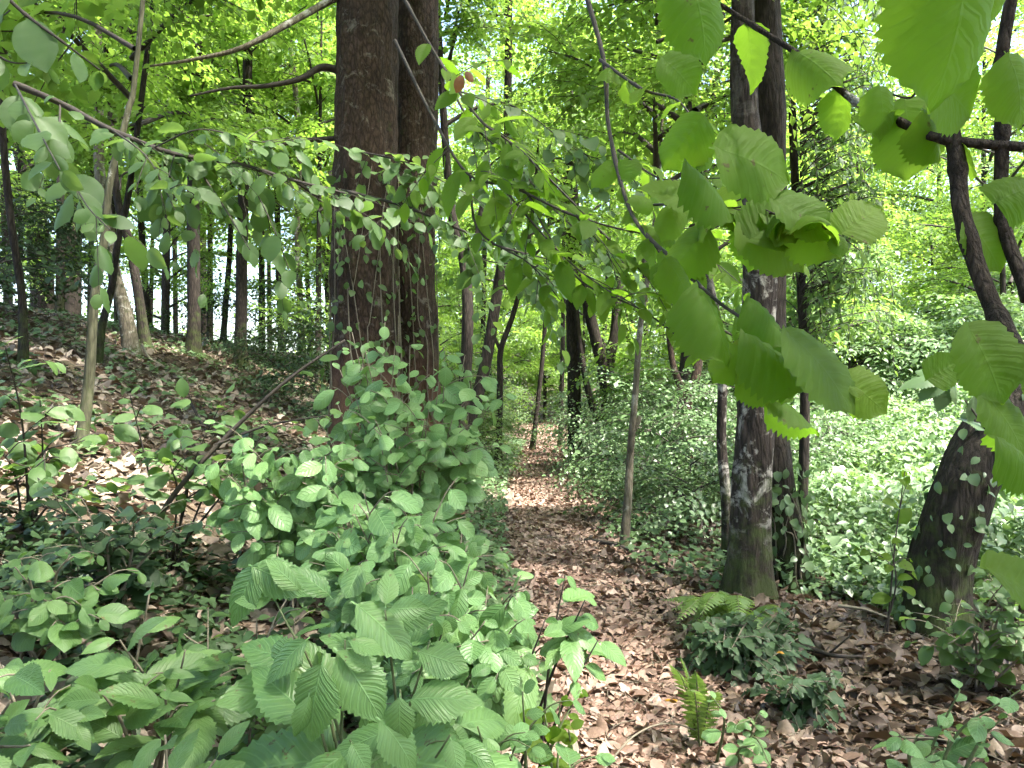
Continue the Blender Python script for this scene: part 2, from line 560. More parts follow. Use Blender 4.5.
M['rust'] = m_leaf('rusty_leaf', [(.16, .06, .025), (.26, .13, .06)], [(.3, .1, .02), (.3, .12, .03)], tfac=.3, rough=.5, spots=False)
M['bark_a'] = m_bark('reddish_brown_bark', (.032, .020, .014), (.10, .064, .046), red=1.2, moss=.45, zs=.4, scale=1.0, lichen=.35, lich_col=(.20, .18, .15))
M['bark_d'] = m_bark('dark_bark', (.02, .015, .012), (.062, .05, .04), moss=.9)
M['bark_l'] = m_bark('lichen_bark', (.022, .016, .013), (.07, .054, .045), lichen=1.0, moss=.9, lich_col=(.40, .38, .34), band=(.35, 3.3))
M['bark_s'] = m_bark('pale_stem_bark', (.10, .085, .06), (.22, .20, .155), lichen=.7, moss=.5, bump=.4)
M['bark_p'] = m_bark('pale_grey_bark', (.055, .055, .032), (.12, .115, .075), lichen=.3, moss=.6, bump=.4)
M['wood'] = m_bark('rough_stem_bark', (.020, .014, .010), (.075, .056, .042), lichen=.4, scale=5, zs=.35, bump=.6)
M['twig'] = m_plain('twig_bark', (.014, .010, .008), (.045, .034, .025))
M['twig_l'] = m_plain('light_twig_bark', (.10, .085, .06), (.19, .16, .115))
M['stem_g'] = m_plain('green_stem', (.06, .09, .03), (.12, .13, .06))
M['ground'] = m_ground('woodland_soil', [(.016, .011, .008), (.05, .033, .023), (.12, .085, .06)], green=.35)
M['path'] = m_ground('trodden_leaf_path', [(.05, .03, .022), (.15, .09, .066), (.30, .20, .155)], scale=1.3)

# ------------------------------------------------------------------ ground, path
def axis(fine0, fine1, step, lo, hi):
    a = np.arange(fine0, fine1 + 1e-6, step)
    l, r, s = [], [], step
    x = fine0
    while x > lo:
        s *= 1.25; x -= s; l.append(x)
    s, x = step, fine1
    while x < hi:
        s *= 1.25; x += s; r.append(x)
    return np.concatenate([l[::-1], a, r])


def sheet(name, X, Y, Z, mat):
    n, k = X.shape
    i, j = np.meshgrid(np.arange(n - 1), np.arange(k - 1), indexing='ij')
    q = np.stack([i * k + j, (i + 1) * k + j, (i + 1) * k + j + 1, i * k + j + 1], -1).reshape(-1, 4)
    m = raw_mesh(name, np.stack([X, Y, Z], -1).reshape(-1, 3), q.ravel(), np.full(len(q), 4))
    return link(name, m, mat)


xs, ys = axis(-12, 12, .16, -260, 260), axis(-3, 32, .16, -60, 420)
GX, GY = np.meshgrid(xs, ys, indexing='ij')
tag(sheet('ground', GX, GY, H(GX, GY), M['ground']), kind='structure')
yy = np.arange(-2, 60, .12)
ww = np.linspace(-1, 1, 11)
hw = (.50 + .10 * wob(yy, yy * .3, s=1.4)) * np.interp(yy, [0, 4, 10, 60], [.95, 1, 1.05, 1.2])
PXX = pc(yy)[:, None] + ww[None] * hw[:, None]
PYY = np.repeat(yy[:, None], 11, 1)
PZ = H(PXX, PYY) + .022 - .03 * np.abs(ww[None]) ** 4
tag(sheet('path', PYY * 0 + PXX, PYY, PZ, M['path']), kind='structure')


# leaf litter: uncountable fallen leaves on path and slope
def litter(name, label, n, xf, ylo, yhi, sz, rlo=0., rhi=1., power=1.6, mat='litter'):
    y = ylo + (yhi - ylo) * rng.random(n) ** power
    x = xf(y, rng.random(n))
    z = H(x, y) + .012 + .03 * rng.random(n) ** 2
    th = rng.random(n) * 6.283
    d = np.stack([np.cos(th), np.sin(th), .25 * rng.normal(size=n)], 1)
    nn = np.stack([.45 * rng.normal(size=n), .45 * rng.normal(size=n), np.ones(n)], 1)
    s = sz * np.clip(np.exp(.52 * rng.normal(size=n)), .25, 1.9)
    m = leaf_mesh(name, 'litter', np.stack([x, y, z], 1), d, nn, s, rlo + (rhi - rlo) * rng.random(n))
    return tag(link(name, m, M[mat]), label, 'leaf litter', kind='stuff')


litter('path_leaf_litter', 'reddish brown dead leaves carpeting the footpath', 48000, lambda y, r: pc(y) + (r - .5) * 1.5, 2.2, 42, .05, .0, 1, mat='litter_p')
litter('slope_leaf_litter', 'tan and brown dead leaves strewn over the left bank', 42000, lambda y, r: pc(y) - .5 - 13 * r ** 1.3, 2.5, 26, .085, .1, 1, mat='litter_s')
litter('verge_leaf_litter', 'large tan dead leaves on the shaded ground right of the path', 19000, lambda y, r: pc(y) + .4 + 3.2 * r, 2.4, 10, .062, .0, 1)


TB = Tubes()
for _ in range(1300):
    y = 2.3 + 14 * rng.random() ** 1.5
    x = pc(y) + rng.uniform(-5, 3.5) * (1 if rng.random() < .75 else .2)
    a, ln = rng.random() * 6.28, .06 + .3 * rng.random() ** 2
    p0 = np.array([x, y, float(H(x, y)) + .035])
    q = p0 + np.array([math.cos(a), math.sin(a), .0]) * ln
    q[2] = float(H(q[0], q[1])) + .03
    TB.add([p0, (p0 + q) / 2 + [.02 * rng.normal(), .02 * rng.normal(), .012], q], [.0035, .0018], ns=4, n=5)
tag(link('twig_litter', TB.mesh('twig_litter'), M['twig_l']), 'small dead twigs scattered through the leaf litter', 'twig litter', kind='stuff')


# ------------------------------------------------------------------ generators: twigs, sprays, crowns
def twig_leaves(L, line, spacing, size, start=.15, ang=55, up=UP, face=.5, droop=.25, jit=.25, taper=.5, r=None):
    line = np.asarray(line, float)
    seg = np.linalg.norm(np.diff(line, axis=0), axis=1)
    cs = np.concatenate([[0], np.cumsum(seg)])
    tot = cs[-1]
    s = np.arange(tot * start, tot, spacing)
    s = np.append(s, tot)
    k = len(s)
    p = np.stack([np.interp(s, cs, line[:, i]) for i in range(3)], 1)
    tg = nrm(np.stack([np.interp(s, cs, np.gradient(line[:, i], cs)) for i in range(3)], 1))
    side = nrm(np.cross(tg, up) + 1e-4)
    sg = np.where(np.arange(k) % 2 == 0, 1., -1.)
    sg[-1] = 0
    a = np.radians(ang + 12 * rng.normal(size=k))
    d = tg * np.cos(a)[:, None] + side * (sg * np.sin(a))[:, None] - UP * droop + jit * rng.normal(size=(k, 3))
    d = nrm(d)
    nn = nrm(up + jit * rng.normal(size=(k, 3)) + face * np.array([0, -1, 0]))
    sz = size * (1 - (1 - taper) * (s / tot) ** 3) * np.clip(np.exp(.28 * rng.normal(size=k)), .45, 1.5)
    L.add(p + d * (sz * .14)[:, None], d, nn, sz, r)


def spray_arrays(length=1.1, leaf=.09, side=4, sp=.075):
    L = Leaves()
    lines = []
    c = catmull([(0, 0, 0), (0, length * .5, .05), (0, length, -.10 * length)], 8)
    lines.append(c)
    for i in range(side):
        for sgn in (-1, 1):
            b = c[int((.12 + .75 * i / side) * 7)]
            ln = length * (.55 - .38 * i / side) * (.8 + .4 * rng.random())
            e = b + np.array([sgn * ln * .8, ln * .65, .08 * rng.normal() - .06])
            lines.append(catmull([b, (b + e) / 2 + [0, 0, .03], e], 6))
    for l in lines:
        twig_leaves(L, l, sp, leaf, start=.15, face=0, droop=.12, jit=.22)
    return L.arrays(), lines


SPRAYS = [spray_arrays(1.0 + .3 * i / 4, .092, 4) for i in range(5)]


def place_sprays(L, TB, pos, az, tilt, scale, roll=None, twigs=True, leafscale=1.0):
    for q in range(len(pos)):
        (p, d, n, s, r), lines = SPRAYS[rng.integers(len(SPRAYS))]
        ca, sa, ct, st = math.cos(az[q]), math.sin(az[q]), math.cos(tilt[q]), math.sin(tilt[q])
        rr = rng.normal() * .35 if roll is None else roll
        cr, sr = math.cos(rr), math.sin(rr)
        Ry = np.array([[cr, 0, sr], [0, 1, 0], [-sr, 0, cr]])
        Rx = np.array([[1, 0, 0], [0, ct, -st], [0, st, ct]])
        Rz = np.array([[ca, sa, 0], [-sa, ca, 0], [0, 0, 1]])     # azimuth from +Y towards +X
        A = (Rz @ Rx @ Ry).T
        L.add(pos[q] + (p * scale[q]) @ A, d @ A, n @ A, s * scale[q] * leafscale, np.clip(r * .75 + .25 * rng.random(), 0, 1))
        if twigs:
            for l in lines[:1] if twigs == 1 else lines:
                TB.add(pos[q] + (l * scale[q]) @ A, [.007, .003], ns=3, n=4, cap=False)


def crown(name, Ht, R, nlimb, nspray, leaf='far', low=.1, leafscale=1.0, shape='tree', trunk_r=.05):
    """a tree's limbs and foliage in local metres, the trunk axis along Z from 0 to Ht"""
    L, TB = Leaves(), Tubes()
    pos, az, tilt, sc = [], [], [], []
    for i in range(nlimb):
        f = low + (1 - low) * (i + .5 * rng.random()) / nlimb
        z0 = f * Ht * .9
        a = i * 2.4 + rng.normal() * .4
        reach = R * (math.sin(math.pi * (.18 + .75 * f)) if shape == 'tree' else (1.05 - .6 * f)) * (.75 + .45 * rng.random())
        dr = np.array([math.sin(a), math.cos(a), 0])
        rise = reach * (.45 - .2 * rng.random())
        b = np.array([0, 0, z0])
        pts = [b, b + dr * reach * .4 + UP * rise * .6, b + dr * reach * .75 + UP * rise * .85, b + dr * reach + UP * rise * .8]
        c = TB.add(pts, [trunk_r * (1 - .5 * f), .006], ns=5, n=9)
        m = max(3, int(nspray / nlimb))
        for _ in range(m):
            t = .25 + .75 * rng.random()
            q = c[min(8, int(t * 8.9))]
            pos.append(q + .12 * rng.normal(size=3))
            az.append(a + rng.normal() * .8)
            tilt.append(-.12 + .28 * rng.normal())
            sc.append(.75 + .55 * rng.random())
    place_sprays(L, TB, pos, az, tilt, sc, leafscale=leafscale)
    fm = L.mesh(name + '_foliage', leaf)
    return fm, TB.mesh(name + '_limbs')


CROWNS = [crown('beech_a', 8, 3.2, 15, 190), crown('beech_b', 10, 3.6, 17, 230), crown('beech_c', 7, 2.8, 13, 150, low=.05)]
CROWN_NEAR = crown('beech_near', 7, 2.9, 13, 110, low=.02, leafscale=1.55, trunk_r=.022) + (7,)
LOWS = [crown('low_a', 4.5, 2.3, 13, 150, low=.03), crown('low_b', 3.4, 2.0, 11, 120, low=.03), crown('low_c', 5.5, 2.4, 14, 170, low=.08)]
BUSH = [crown('bush_a', 2.2, 1.4, 12, 60, low=.02, leafscale=.75, shape='bush', trunk_r=.02), crown('bush_b', 1.6, 1.2, 10, 52, low=.02, leafscale=.75, shape='bush', trunk_r=.02)]


def mesh_copy_mat(mesh, mat, cache={}):
    k = (mesh.name, mat.name)
    if k not in cache:
        m = mesh.copy() if mesh.materials else mesh
        m.materials.clear()
        m.materials.append(mat)
        cache[k] = m
    return cache[k]


def add_crown(root, cr, z, s=1.0, mat='canopy', bark='twig', sz=None, rot=None, off=(0, 0)):
    rot = rng.random() * 6.28 if rot is None else rot
    f = link('crown', mesh_copy_mat(cr[0], M[mat]), parent=root)
    l = link('limbs', mesh_copy_mat(cr[1], M[bark]), parent=root)
    for o in (f, l):
        o.location = (off[0], off[1], z)
        o.rotation_euler = (0, 0, rot)
        o.scale = (s, s, sz or s)


def bark_disp(seed, flare=.7, lobes=5, rough=.06):
    def f(th, z, c):
        zz = np.maximum(z, 0)
        fl = flare * np.exp(-zz / .28) * (1 + .45 * np.sin(lobes * th + seed) + .25 * np.sin((lobes - 2) * th + 2 * seed))
        r = rough * (np.sin(11 * th + 2.5 * z + seed) * .5 + np.sin(17 * th - 4 * z + 2 * seed) * .4 + np.sin(5 * th + 7 * z) * .5 + np.sin(23 * th + 13 * z) * .3)
        return 1 + fl + r
    return f


TREES = {}


def tree(label, pts, w0, w1, bark, Y=None, crown_spec=None, name='tree', cat='tree', group=None, top=None, ns=12, flare=.6, rough=.05, extra=(), key=None):
    Yb = hit(*pts[0]) if Y is None else Y
    base = ground(pts[0][0], Yb)
    g0 = P(pts[0][0], pts[0][1], Yb)
    w = [P(a, b, Yb) for a, b in pts]
    w = [np.array([p[0], p[1] + .10 * wob(i * 1.3, Yb), p[2]]) for i, p in enumerate(w)]
    w[0][2] = base[2]
    root = thing(name, base, label, cat, group)
    line = [p - base for p in w]
    line[0] = line[0] + np.array([0, 0, -.12])
    d = line[-1] - line[-2]
    zt = top if top is not None else 9
    r0, r1 = w0 / F * Yb / 2, w1 / F * Yb / 2
    rr = list(np.linspace(r0, r1, len(line)))
    if zt > line[-1][2] + .5:
        step = (zt - line[-1][2])
        lean = np.clip(d[:2] / max(d[2], .2), -.25, .25) * .6
        line.append(line[-1] + np.array([lean[0] * step * .5, lean[1] * step * .5, step * .5]))
        line.append(line[-1] + np.array([lean[0] * step * .3, lean[1] * step * .3, step * .5]))
        rr += [r1 * .75, r1 * .35]
    TB = Tubes()
    n = int(np.clip(np.sum(np.linalg.norm(np.diff(line, axis=0), axis=1)) / (.07 if ns > 16 else .22), 14, 170))
    c = TB.add(line, rr, ns=ns, n=n, disp=bark_disp(rng.random() * 6, flare, rough=rough))
    t = link('trunk', TB.mesh(name + '_trunk'), M[bark], root)
    for ex in extra:                                # further stems of the same tree: ([px pts], w0, w1)
        T2 = Tubes()
        q = [P(a, b, Yb) - base for a, b in ex[0]]
        T2.add(q, [ex[1] / F * Yb / 2, ex[2] / F * Yb / 2], ns=max(8, ns - 4), n=30, disp=bark_disp(rng.random() * 6, 0, rough=rough))
        link('limb' if len(ex) < 4 else ex[3], T2.mesh(name + '_limb'), M[bark], root)
    if crown_spec:
        k, z, s, mat = crown_spec
        zz = np.array([p[2] for p in c])
        q = c[int(np.argmin(abs(zz - z)))]
        add_crown(root, k, z, s, mat, off=(q[0], q[1]))
    if key:
        TREES[key] = (root, c, np.interp(np.linspace(0, 1, n), np.linspace(0, 1, len(rr)), rr), base)
    return root


# ------------------------------------------------------------------ trees with visible trunks
tree('thick reddish brown trunk of the biggest tree, left of the path', [(367, 492), (366, 430), (365, 340), (364, 240), (366, 120), (368, 0), (369, -60)], 70, 56, 'bark_a', Y=8.3, ns=56, top=13, flare=.45, rough=.055, crown_spec=(CROWNS[1], 6.2, 1.1, 'canopy'), name='big_tree', key='A')
tree('second tall trunk close behind the biggest trunk, partly hidden by it', [(424, 490), (418, 430), (414, 340), (413, 240), (416, 120), (418, 0), (419, -60)], 50, 38, 'bark_a', Y=8.9, ns=48, top=13, flare=.45, rough=.06, crown_spec=(CROWNS[0], 6.8, 1.1, 'canopy'), name='big_tree', key='B')
tree('dark ridged trunk with pale lichen patches, right of the path', [(748, 600), (751, 520), (754, 440), (757, 350), (759, 270), (757, 190), (746, 110), (743, 40), (743, -20)], 41, 22, 'bark_l', ns=36, top=11, flare=.5, rough=.06, crown_spec=(CROWNS[2], 5.6, .95, 'canopy'), name='woodland_tree', key='R1')
tree('dark trunk leaning into the lichen covered one from its right foot', [(800, 594), (786, 530), (776, 470), (772, 400), (772, 300), (771, 200), (768, 100), (766, 0), (765, -30)], 30, 27, 'bark_d', Y=6.7, ns=32, top=11, flare=.5, rough=.06, crown_spec=(CROWNS[0], 6.4, .6, 'canopy'), name='woodland_tree', key='R2')
tree('thin dark stem just left of the lichen covered trunk', [(729, 577), (725, 500), (722, 440), (722, 375), (716, 320), (706, 260)], 11, 8, 'bark_l', ns=12, top=6, crown_spec=(LOWS[1], 4.2, .8, 'canopy'), name='sapling')
tree('broad mossy trunk leaning right out of the picture', [(936, 636), (941, 570), (955, 505), (985, 440), (1022, 395), (1075, 335), (1120, 250)], 58, 50, 'bark_d', ns=36, top=7, flare=.35, rough=.05, name='leaning_tree', crown_spec=(CROWNS[2], 6.2, .5, 'canopy'), key='R3')
tree('slender pale barked sapling standing at the right edge of the path', [(622, 549), (627, 505), (631, 462), (632, 430), (636, 385), (640, 330), (652, 250)], 9, 5, 'bark_s', ns=12, top=5.0, flare=.3, crown_spec=(LOWS[1], 3.6, .75, 'canopy'), name='sapling', extra=[([(632, 432), (638, 422), (640, 416)], 7, 4)])
tree('forked dark tree with several stems right of the path', [(607, 470), (607, 430), (607, 395), (599, 352), (589, 312), (580, 262), (576, 220)], 15, 9, 'bark_d', name='forked_tree', extra=[([(607, 400), (609, 365), (615, 330), (618, 295), (622, 255)], 12, 8), ([(619, 468), (606, 438), (592, 405), (583, 365), (577, 318), (574, 270)], 8, 5)], top=8, crown_spec=(LOWS[1], 5.0, .9, 'canopy'))
tree('short dark trunk left behind the forked tree beside the path', [(576, 467), (575, 425), (574, 380), (572, 320), (571, 250)], 15, 12, 'bark_d', name='woodland_tree', crown_spec=(LOWS[2], 6, .9, 'canopy'), top=10)
tree('dark upright forked trunk just right of the twin big trunks', [(457, 458), (464, 395), (468, 320), (464, 262), (452, 215), (446, 150)], 14, 8, 'bark_d', name='woodland_tree', extra=[([(467, 285), (474, 250), (480, 222), (487, 170)], 9, 6)], Y=13, top=9, crown_spec=(LOWS[2], 5.5, .9, 'canopy'))
tree('dark slanting trunk left of the path rising to the sky gap', [(452, 464), (470, 420), (484, 370), (496, 300), (505, 240), (508, 180), (508, 90), (509, 0)], 14, 7, 'bark_d', name='woodland_tree', Y=13.6, top=10, crown_spec=(CROWNS[0], 7, .8, 'canopy'))
tree('small crooked dark sapling left of the far end of the path', [(498, 440), (500, 385), (501, 350), (513, 315), (524, 270), (533, 210)], 7, 4, 'bark_d', name='sapling', Y=16, top=7, crown_spec=(LOWS[0], 3.5, .9, 'canopy'), extra=[([(501, 352), (494, 335), (490, 322)], 4, 2)])
tree('small forked reddish trunk in the shrubs right of the forked tree', [(686, 432), (687, 405), (694, 380), (700, 350), (702, 320)], 12, 7, 'bark_a', name='woodland_tree', Y=13, top=7, extra=[([(687, 405), (680, 385), (673, 365), (668, 330)], 9, 5)], crown_spec=(LOWS[2], 3.2, .9, 'canopy'))
tree('thin dark tree between the slender sapling and the lichen covered trunk', [(672, 420), (690, 300), (694, 220), (704, 150), (716, 80), (722, 0)], 10, 7, 'bark_d', name='woodland_tree', Y=14, top=9, crown_spec=(LOWS[0], 6, .8, 'canopy'))
# left wood
LW = [
    ('thick dark trunk leaning left at the top of the bank, far left', [(46, 312), (40, 250), (30, 190), (18, 120), (8, 40)], 23, 15, 'bark_d', 5.5, CROWNS[1]),
    ('stout dark trunk right of the thick leaning one on the bank', [(72, 305), (73, 250), (76, 180), (78, 90)], 18, 14, 'bark_d', 5.5, CROWNS[0]),
    ('thin dark stem nearest the left edge of the view', [(23, 368), (18, 300), (12, 220), (6, 120), (2, 20)], 8, 6, 'bark_d', 4.2, LOWS[0]),
    ('pale grey leaning trunk like a birch on the left bank', [(80, 450), (86, 390), (95, 300), (104, 240), (112, 180), (126, 110), (136, 40)], 11, 5, 'bark_p', 4.2, LOWS[2]),
    ('short dark stem leaning right behind the pale grey trunk', [(96, 362), (103, 328), (110, 290), (119, 240), (132, 170)], 8, 6, 'bark_d', 3.8, LOWS[0]),
    ('brown trunk leaning left, left one of a leaning pair on the bank', [(133, 354), (125, 312), (115, 275), (107, 215), (100, 165), (96, 100)], 15, 9, 'bark_s', 5, CROWNS[2]),
    ('brown trunk leaning left, right one of a leaning pair on the bank', [(146, 348), (138, 292), (130, 245), (119, 205), (112, 150)], 10, 7, 'bark_d', 5, CROWNS[0]),
    ('straight dark mossy footed trunk in the middle of the left wood', [(194, 358), (194, 280), (193, 180), (195, 90), (198, 0)], 13, 11, 'bark_d', 6, CROWNS[1]),
    ('faint slim trunk close behind the straight mossy footed one', [(204, 338), (203, 260), (202, 180), (206, 80)], 8, 6, 'bark_d', 6, CROWNS[2]),
    ('straight dark trunk midway between the mossy footed trunk and the biggest one', [(240, 366), (242, 290), (243, 210), (246, 120), (248, 30)], 12, 9, 'bark_d', 5.5, CROWNS[0]),
    ('very thin straight stem left of the mossy footed trunk', [(176, 334), (175, 260), (173, 180), (170, 90)], 5, 4, 'bark_d', 6, CROWNS[2]),
    ('thin stem left of the biggest trunk with a slight bend', [(302, 375), (300, 300), (297, 230), (299, 140), (290, 40)], 7, 5, 'bark_s', 5, CROWNS[2]),
    ('thin leaning stem almost touching the left side of the biggest trunk', [(330, 372), (328, 300), (322, 220), (318, 150), (310, 60)], 6, 4, 'bark_d', 5, LOWS[2]),
]
for i_, (lab, pts, w0, w1, bk, cz, ck) in enumerate(LW):
    tree(lab, pts, w0, w1, bk, crown_spec=(CROWN_NEAR if i_ % 2 else ck, cz - 1.2, 1.1, 'canopy'), name='woodland_tree' if w0 > 8 else 'sapling', group='trees of the left wood', top=10.5)
for i, (x, Y, w) in enumerate([(60, 24, 6), (118, 25, 6), (150, 27, 7), (222, 26, 6), (262, 24, 5), (282, 28, 7), (312, 25, 5), (8, 22, 8)]):
    k = rng.normal() * 8
    y0 = HY - (ground(x, Y)[2] - CAMZ) * F / Y
    tree('slim distant trunk against the bright gap at the top of the left bank', [(x, y0), (x + k, y0 - 90), (x + k * 1.5, y0 - 190), (x + k * 2.2, y0 - 300)], w, w * .7, 'bark_d', Y=Y, crown_spec=(CROWNS[i % 3], 5.5, 1.0, 'canopy'), name='woodland_tree', group='slim distant trunks along the top of the left bank', top=11, ns=8)
for i, (x, Y, w, k) in enumerate([(532, 22, 5, 12), (560, 24, 5, 3), (590, 23, 5, 14), (478, 24, 6, 5), (655, 22, 6, -8)]):
    y0 = HY - (ground(x, Y)[2] - CAMZ) * F / Y
    tree('thin straight stem in the lit foliage beyond the bend of the path', [(x, y0), (x + k, y0 - 110), (x + k * 1.4, y0 - 220), (x + k * 2, y0 - 340)], w, w * .7, 'bark_d', Y=Y, crown_spec=(LOWS[i % 3], 8, .9, 'canopy'), name='woodland_tree', group='thin stems beyond the path', top=12, ns=8)

for x, y, ck, cz, sc_, lab in [(4.3, -.6, 0, 3.9, 1.1, 'unseen leafy tree added to shade the path from just right of the viewpoint'), (2.4, -4.6, 1, 3.8, 1.1, 'unseen leafy tree added to shade the path from behind the viewpoint'), (-3.0, .6, 2, 3.6, 1.15, 'leafy tree added to shade the left bank, just outside the view'), (6.3, 2.3, 1, 3.0, 1.0, 'leafy tree added to shade the right verge, outside the view'),
                               (-6.0, -4.0, 0, 1.4, 1.15, 'unseen tree added to cut sky light from the bank behind the viewpoint, to the left'), (-1.0, -8.5, 1, 1.2, 1.15, 'unseen tree added to cut sky light beside the path behind the viewpoint'),
                               (7.5, -6.5, 0, 1.2, 1.15, 'unseen tree added to cut sky light from the dip behind the viewpoint, to the right'), (4.0, -12.0, 1, 1.0, 1.2, 'unseen tree added to cut sky light far back along the path behind the viewpoint'),
                               ]:
    b = np.array([x, y, float(H(x, y))])
    root = thing('added_shade_tree', b, lab, 'tree')  # unseen trees, added to shade the foreground and cut sky light
    TB = Tubes()
    TB.add([(0, 0, -.2), (.1, .1, 4), (0, 0, 11)], [.2, .05], ns=14, n=40, disp=bark_disp(x, .5))
    link('trunk', TB.mesh('added_shade_trunk'), M['bark_d'], root)
    add_crown(root, CROWNS[ck], cz, sc_)

# ------------------------------------------------------------------ background trees whose crowns fill the view
def leafy_tree(x, Y, spec, z0, s, mat, label, group, name='leafy_tree', sz=None):
    b = np.array([x, Y, float(H(x, Y))])
    root = thing(name, b, label, 'tree', group)
    TB = Tubes()
    ht = z0 + spec[2] * s
    TB.add([(0, 0, -.2), (.1 * rng.normal(), .1, ht * .5), (.15 * rng.normal(), 0, ht)], [.03 + .006 * ht, .015], ns=8, n=14)
    link('trunk', TB.mesh('leafy_trunk'), M['bark_d'], root)
    add_crown(root, spec, z0, s, mat, sz=sz)


for i in range(3): CROWNS[i] = CROWNS[i] + ([8, 10, 7][i],)
for i in range(3): LOWS[i] = LOWS[i] + ([4.5, 3.4, 5.5][i],)
for i in range(2): BUSH[i] = BUSH[i] + ([2.2, 1.6][i],)
bg = [  # px, Y, crown, z0, scale
    (400, 23, 'L', .6, 1.2), (420, 34, 'C', .5, 1.2), (440, 20, 'L', .2, .8), (460, 36, 'C', .5, 1.3), (492, 41, 'C', .4, 1.3), (545, 50, 'C', .8, 1.6), (585, 42, 'C', .3, 1.2), (628, 44, 'C', .3, 1.3),
    (520, 62, 'C', .0, 1.6), (560, 60, 'C', .0, 1.6), (500, 52, 'L', .0, 1.8), (575, 54, 'L', .0, 1.8), (535, 70, 'L', 0, 2.2), (470, 56, 'C', 0, 1.6), (610, 58, 'C', 0, 1.6), (665, 46, 'C', .3, 1.5), (700, 19, 'L', .6, 1.0), (745, 16, 'L', .5, 1.1), (760, 38, 'C', .3, 1.4),
    (800, 22, 'C', .2, 1.0), (850, 17, 'L', .0, 1.25), (905, 19, 'L', .0, 1.3), (960, 17, 'L', .0, 1.3), (1010, 19, 'C', .2, 1.0), (930, 25, 'C', .5, 1.1), (860, 27, 'C', 1, 1.2), (1060, 16, 'L', .2, 1.2),
    (780, 32, 'C', 1, 1.4), (1090, 20, 'C', .5, 1.1), (985, 17, 'L', .1, 1.1), (830, 19, 'L', .2, 1.2), (790, 17, 'L', .2, 1.3), (870, 21, 'C', .0, 1.1),
    (820, 40, 'C', 3, 1.6), (720, 44, 'C', 2, 1.7), (630, 48, 'C', 4, 1.7), (440, 44, 'C', 3, 1.6),
    (985, 26, 'C', 3, 1.5), (940, 32, 'C', 4, 1.6), (1050, 27, 'C', 3, 1.4), (1010, 18, 'C', 3.5, 1.0), (890, 38, 'C', 6, 1.6),
]
for px, Y, k, z0, s in bg:
    kk = CROWNS if k == 'C' else LOWS
    lab = {'C': 'tall yellow green leafy tree in the background beyond the path', 'L': 'low bright green leafy tree in the background beyond the path'}[k]
    pale = px >= 770 and k == 'L'
    if pale: lab = 'pale mint green leafy tree growing from the sunlit bank at the right'
    leafy_tree((px - CX) / F * Y, Y, kk[rng.integers(3)], z0, s, 'bramble' if pale else 'canopy', lab, 'tall background trees' if k == 'C' else 'pale trees on the right bank' if pale else 'low background trees')
for px, Y, k, z0, s in [(-40, 26, 'C', 3, 1.2), (20, 30, 'C', 3.6, 1.3), (90, 31, 'C', 4, 1.3), (150, 33, 'C', 4, 1.3), (210, 32, 'C', 4, 1.4), (270, 34, 'C', 3.6, 1.3), (330, 32, 'C', 3, 1.3), (380, 28, 'C', 2, 1.2),
                         (60, 22, 'C', 4.6, 1.1), (165, 22, 'C', 4.6, 1.1), (262, 23, 'C', 4.4, 1.1), (318, 20, 'C', 4.0, 1.0), (20, 23, 'L', .4, 1.1), (165, 27, 'L', .3, 1.1), (330, 22, 'L', .3, 1.0)]:
    leafy_tree((px - CX) / F * Y, Y, (CROWNS if k == 'C' else LOWS)[rng.integers(3)], z0, s, 'canopy', 'high crowned leafy tree behind the trunks of the left wood' if k == 'C' else 'small leafy tree growing between the trunks on top of the left bank', 'leafy trees behind the left wood' if k == 'C' else 'small leafy trees on the left bank')

# far-off wood as one mass of leaf clumps
def far_wood():
    n = 5200
    x = rng.uniform(-60, 75, n)
    y = rng.uniform(42, 74, n)
    gap = np.exp(-((x / y * F + CX - 300) / 150) ** 2)
    top = 19 + 7 * wob(x, y, s=.16) + .12 * (y - 44)
    z = H(x, y) + rng.random(n) ** .8 * top
    c = np.stack([x, y, z], 1)
    keep = ~((x < -8) & (rng.random(n) < .65) & (z < H(x, y) + 10))
    c = c[keep]
    k = 34
    off = rng.normal(size=(len(c), k, 3)) * np.array([1.1, 1.1, .45])
    p = (c[:, None] + off).reshape(-1, 3)
    N = len(p)
    d = rng.normal(size=(N, 3)) * [1, 1, .4]
    nn = np.array([0, 0, 1.0]) + .5 * rng.normal(size=(N, 3))
    r = np.clip(np.repeat(rng.random(len(c)), k) * .7 + .3 * rng.random(N), 0, 1)
    m = leaf_mesh('far_woodland', 'far', p, d, nn, .26 * (.7 + .6 * rng.random(N)), r)
    tag(link('far_woodland', m, M['canopy']), 'distant mass of yellow green woodland behind all the trees', 'woodland', kind='stuff')


far_wood()


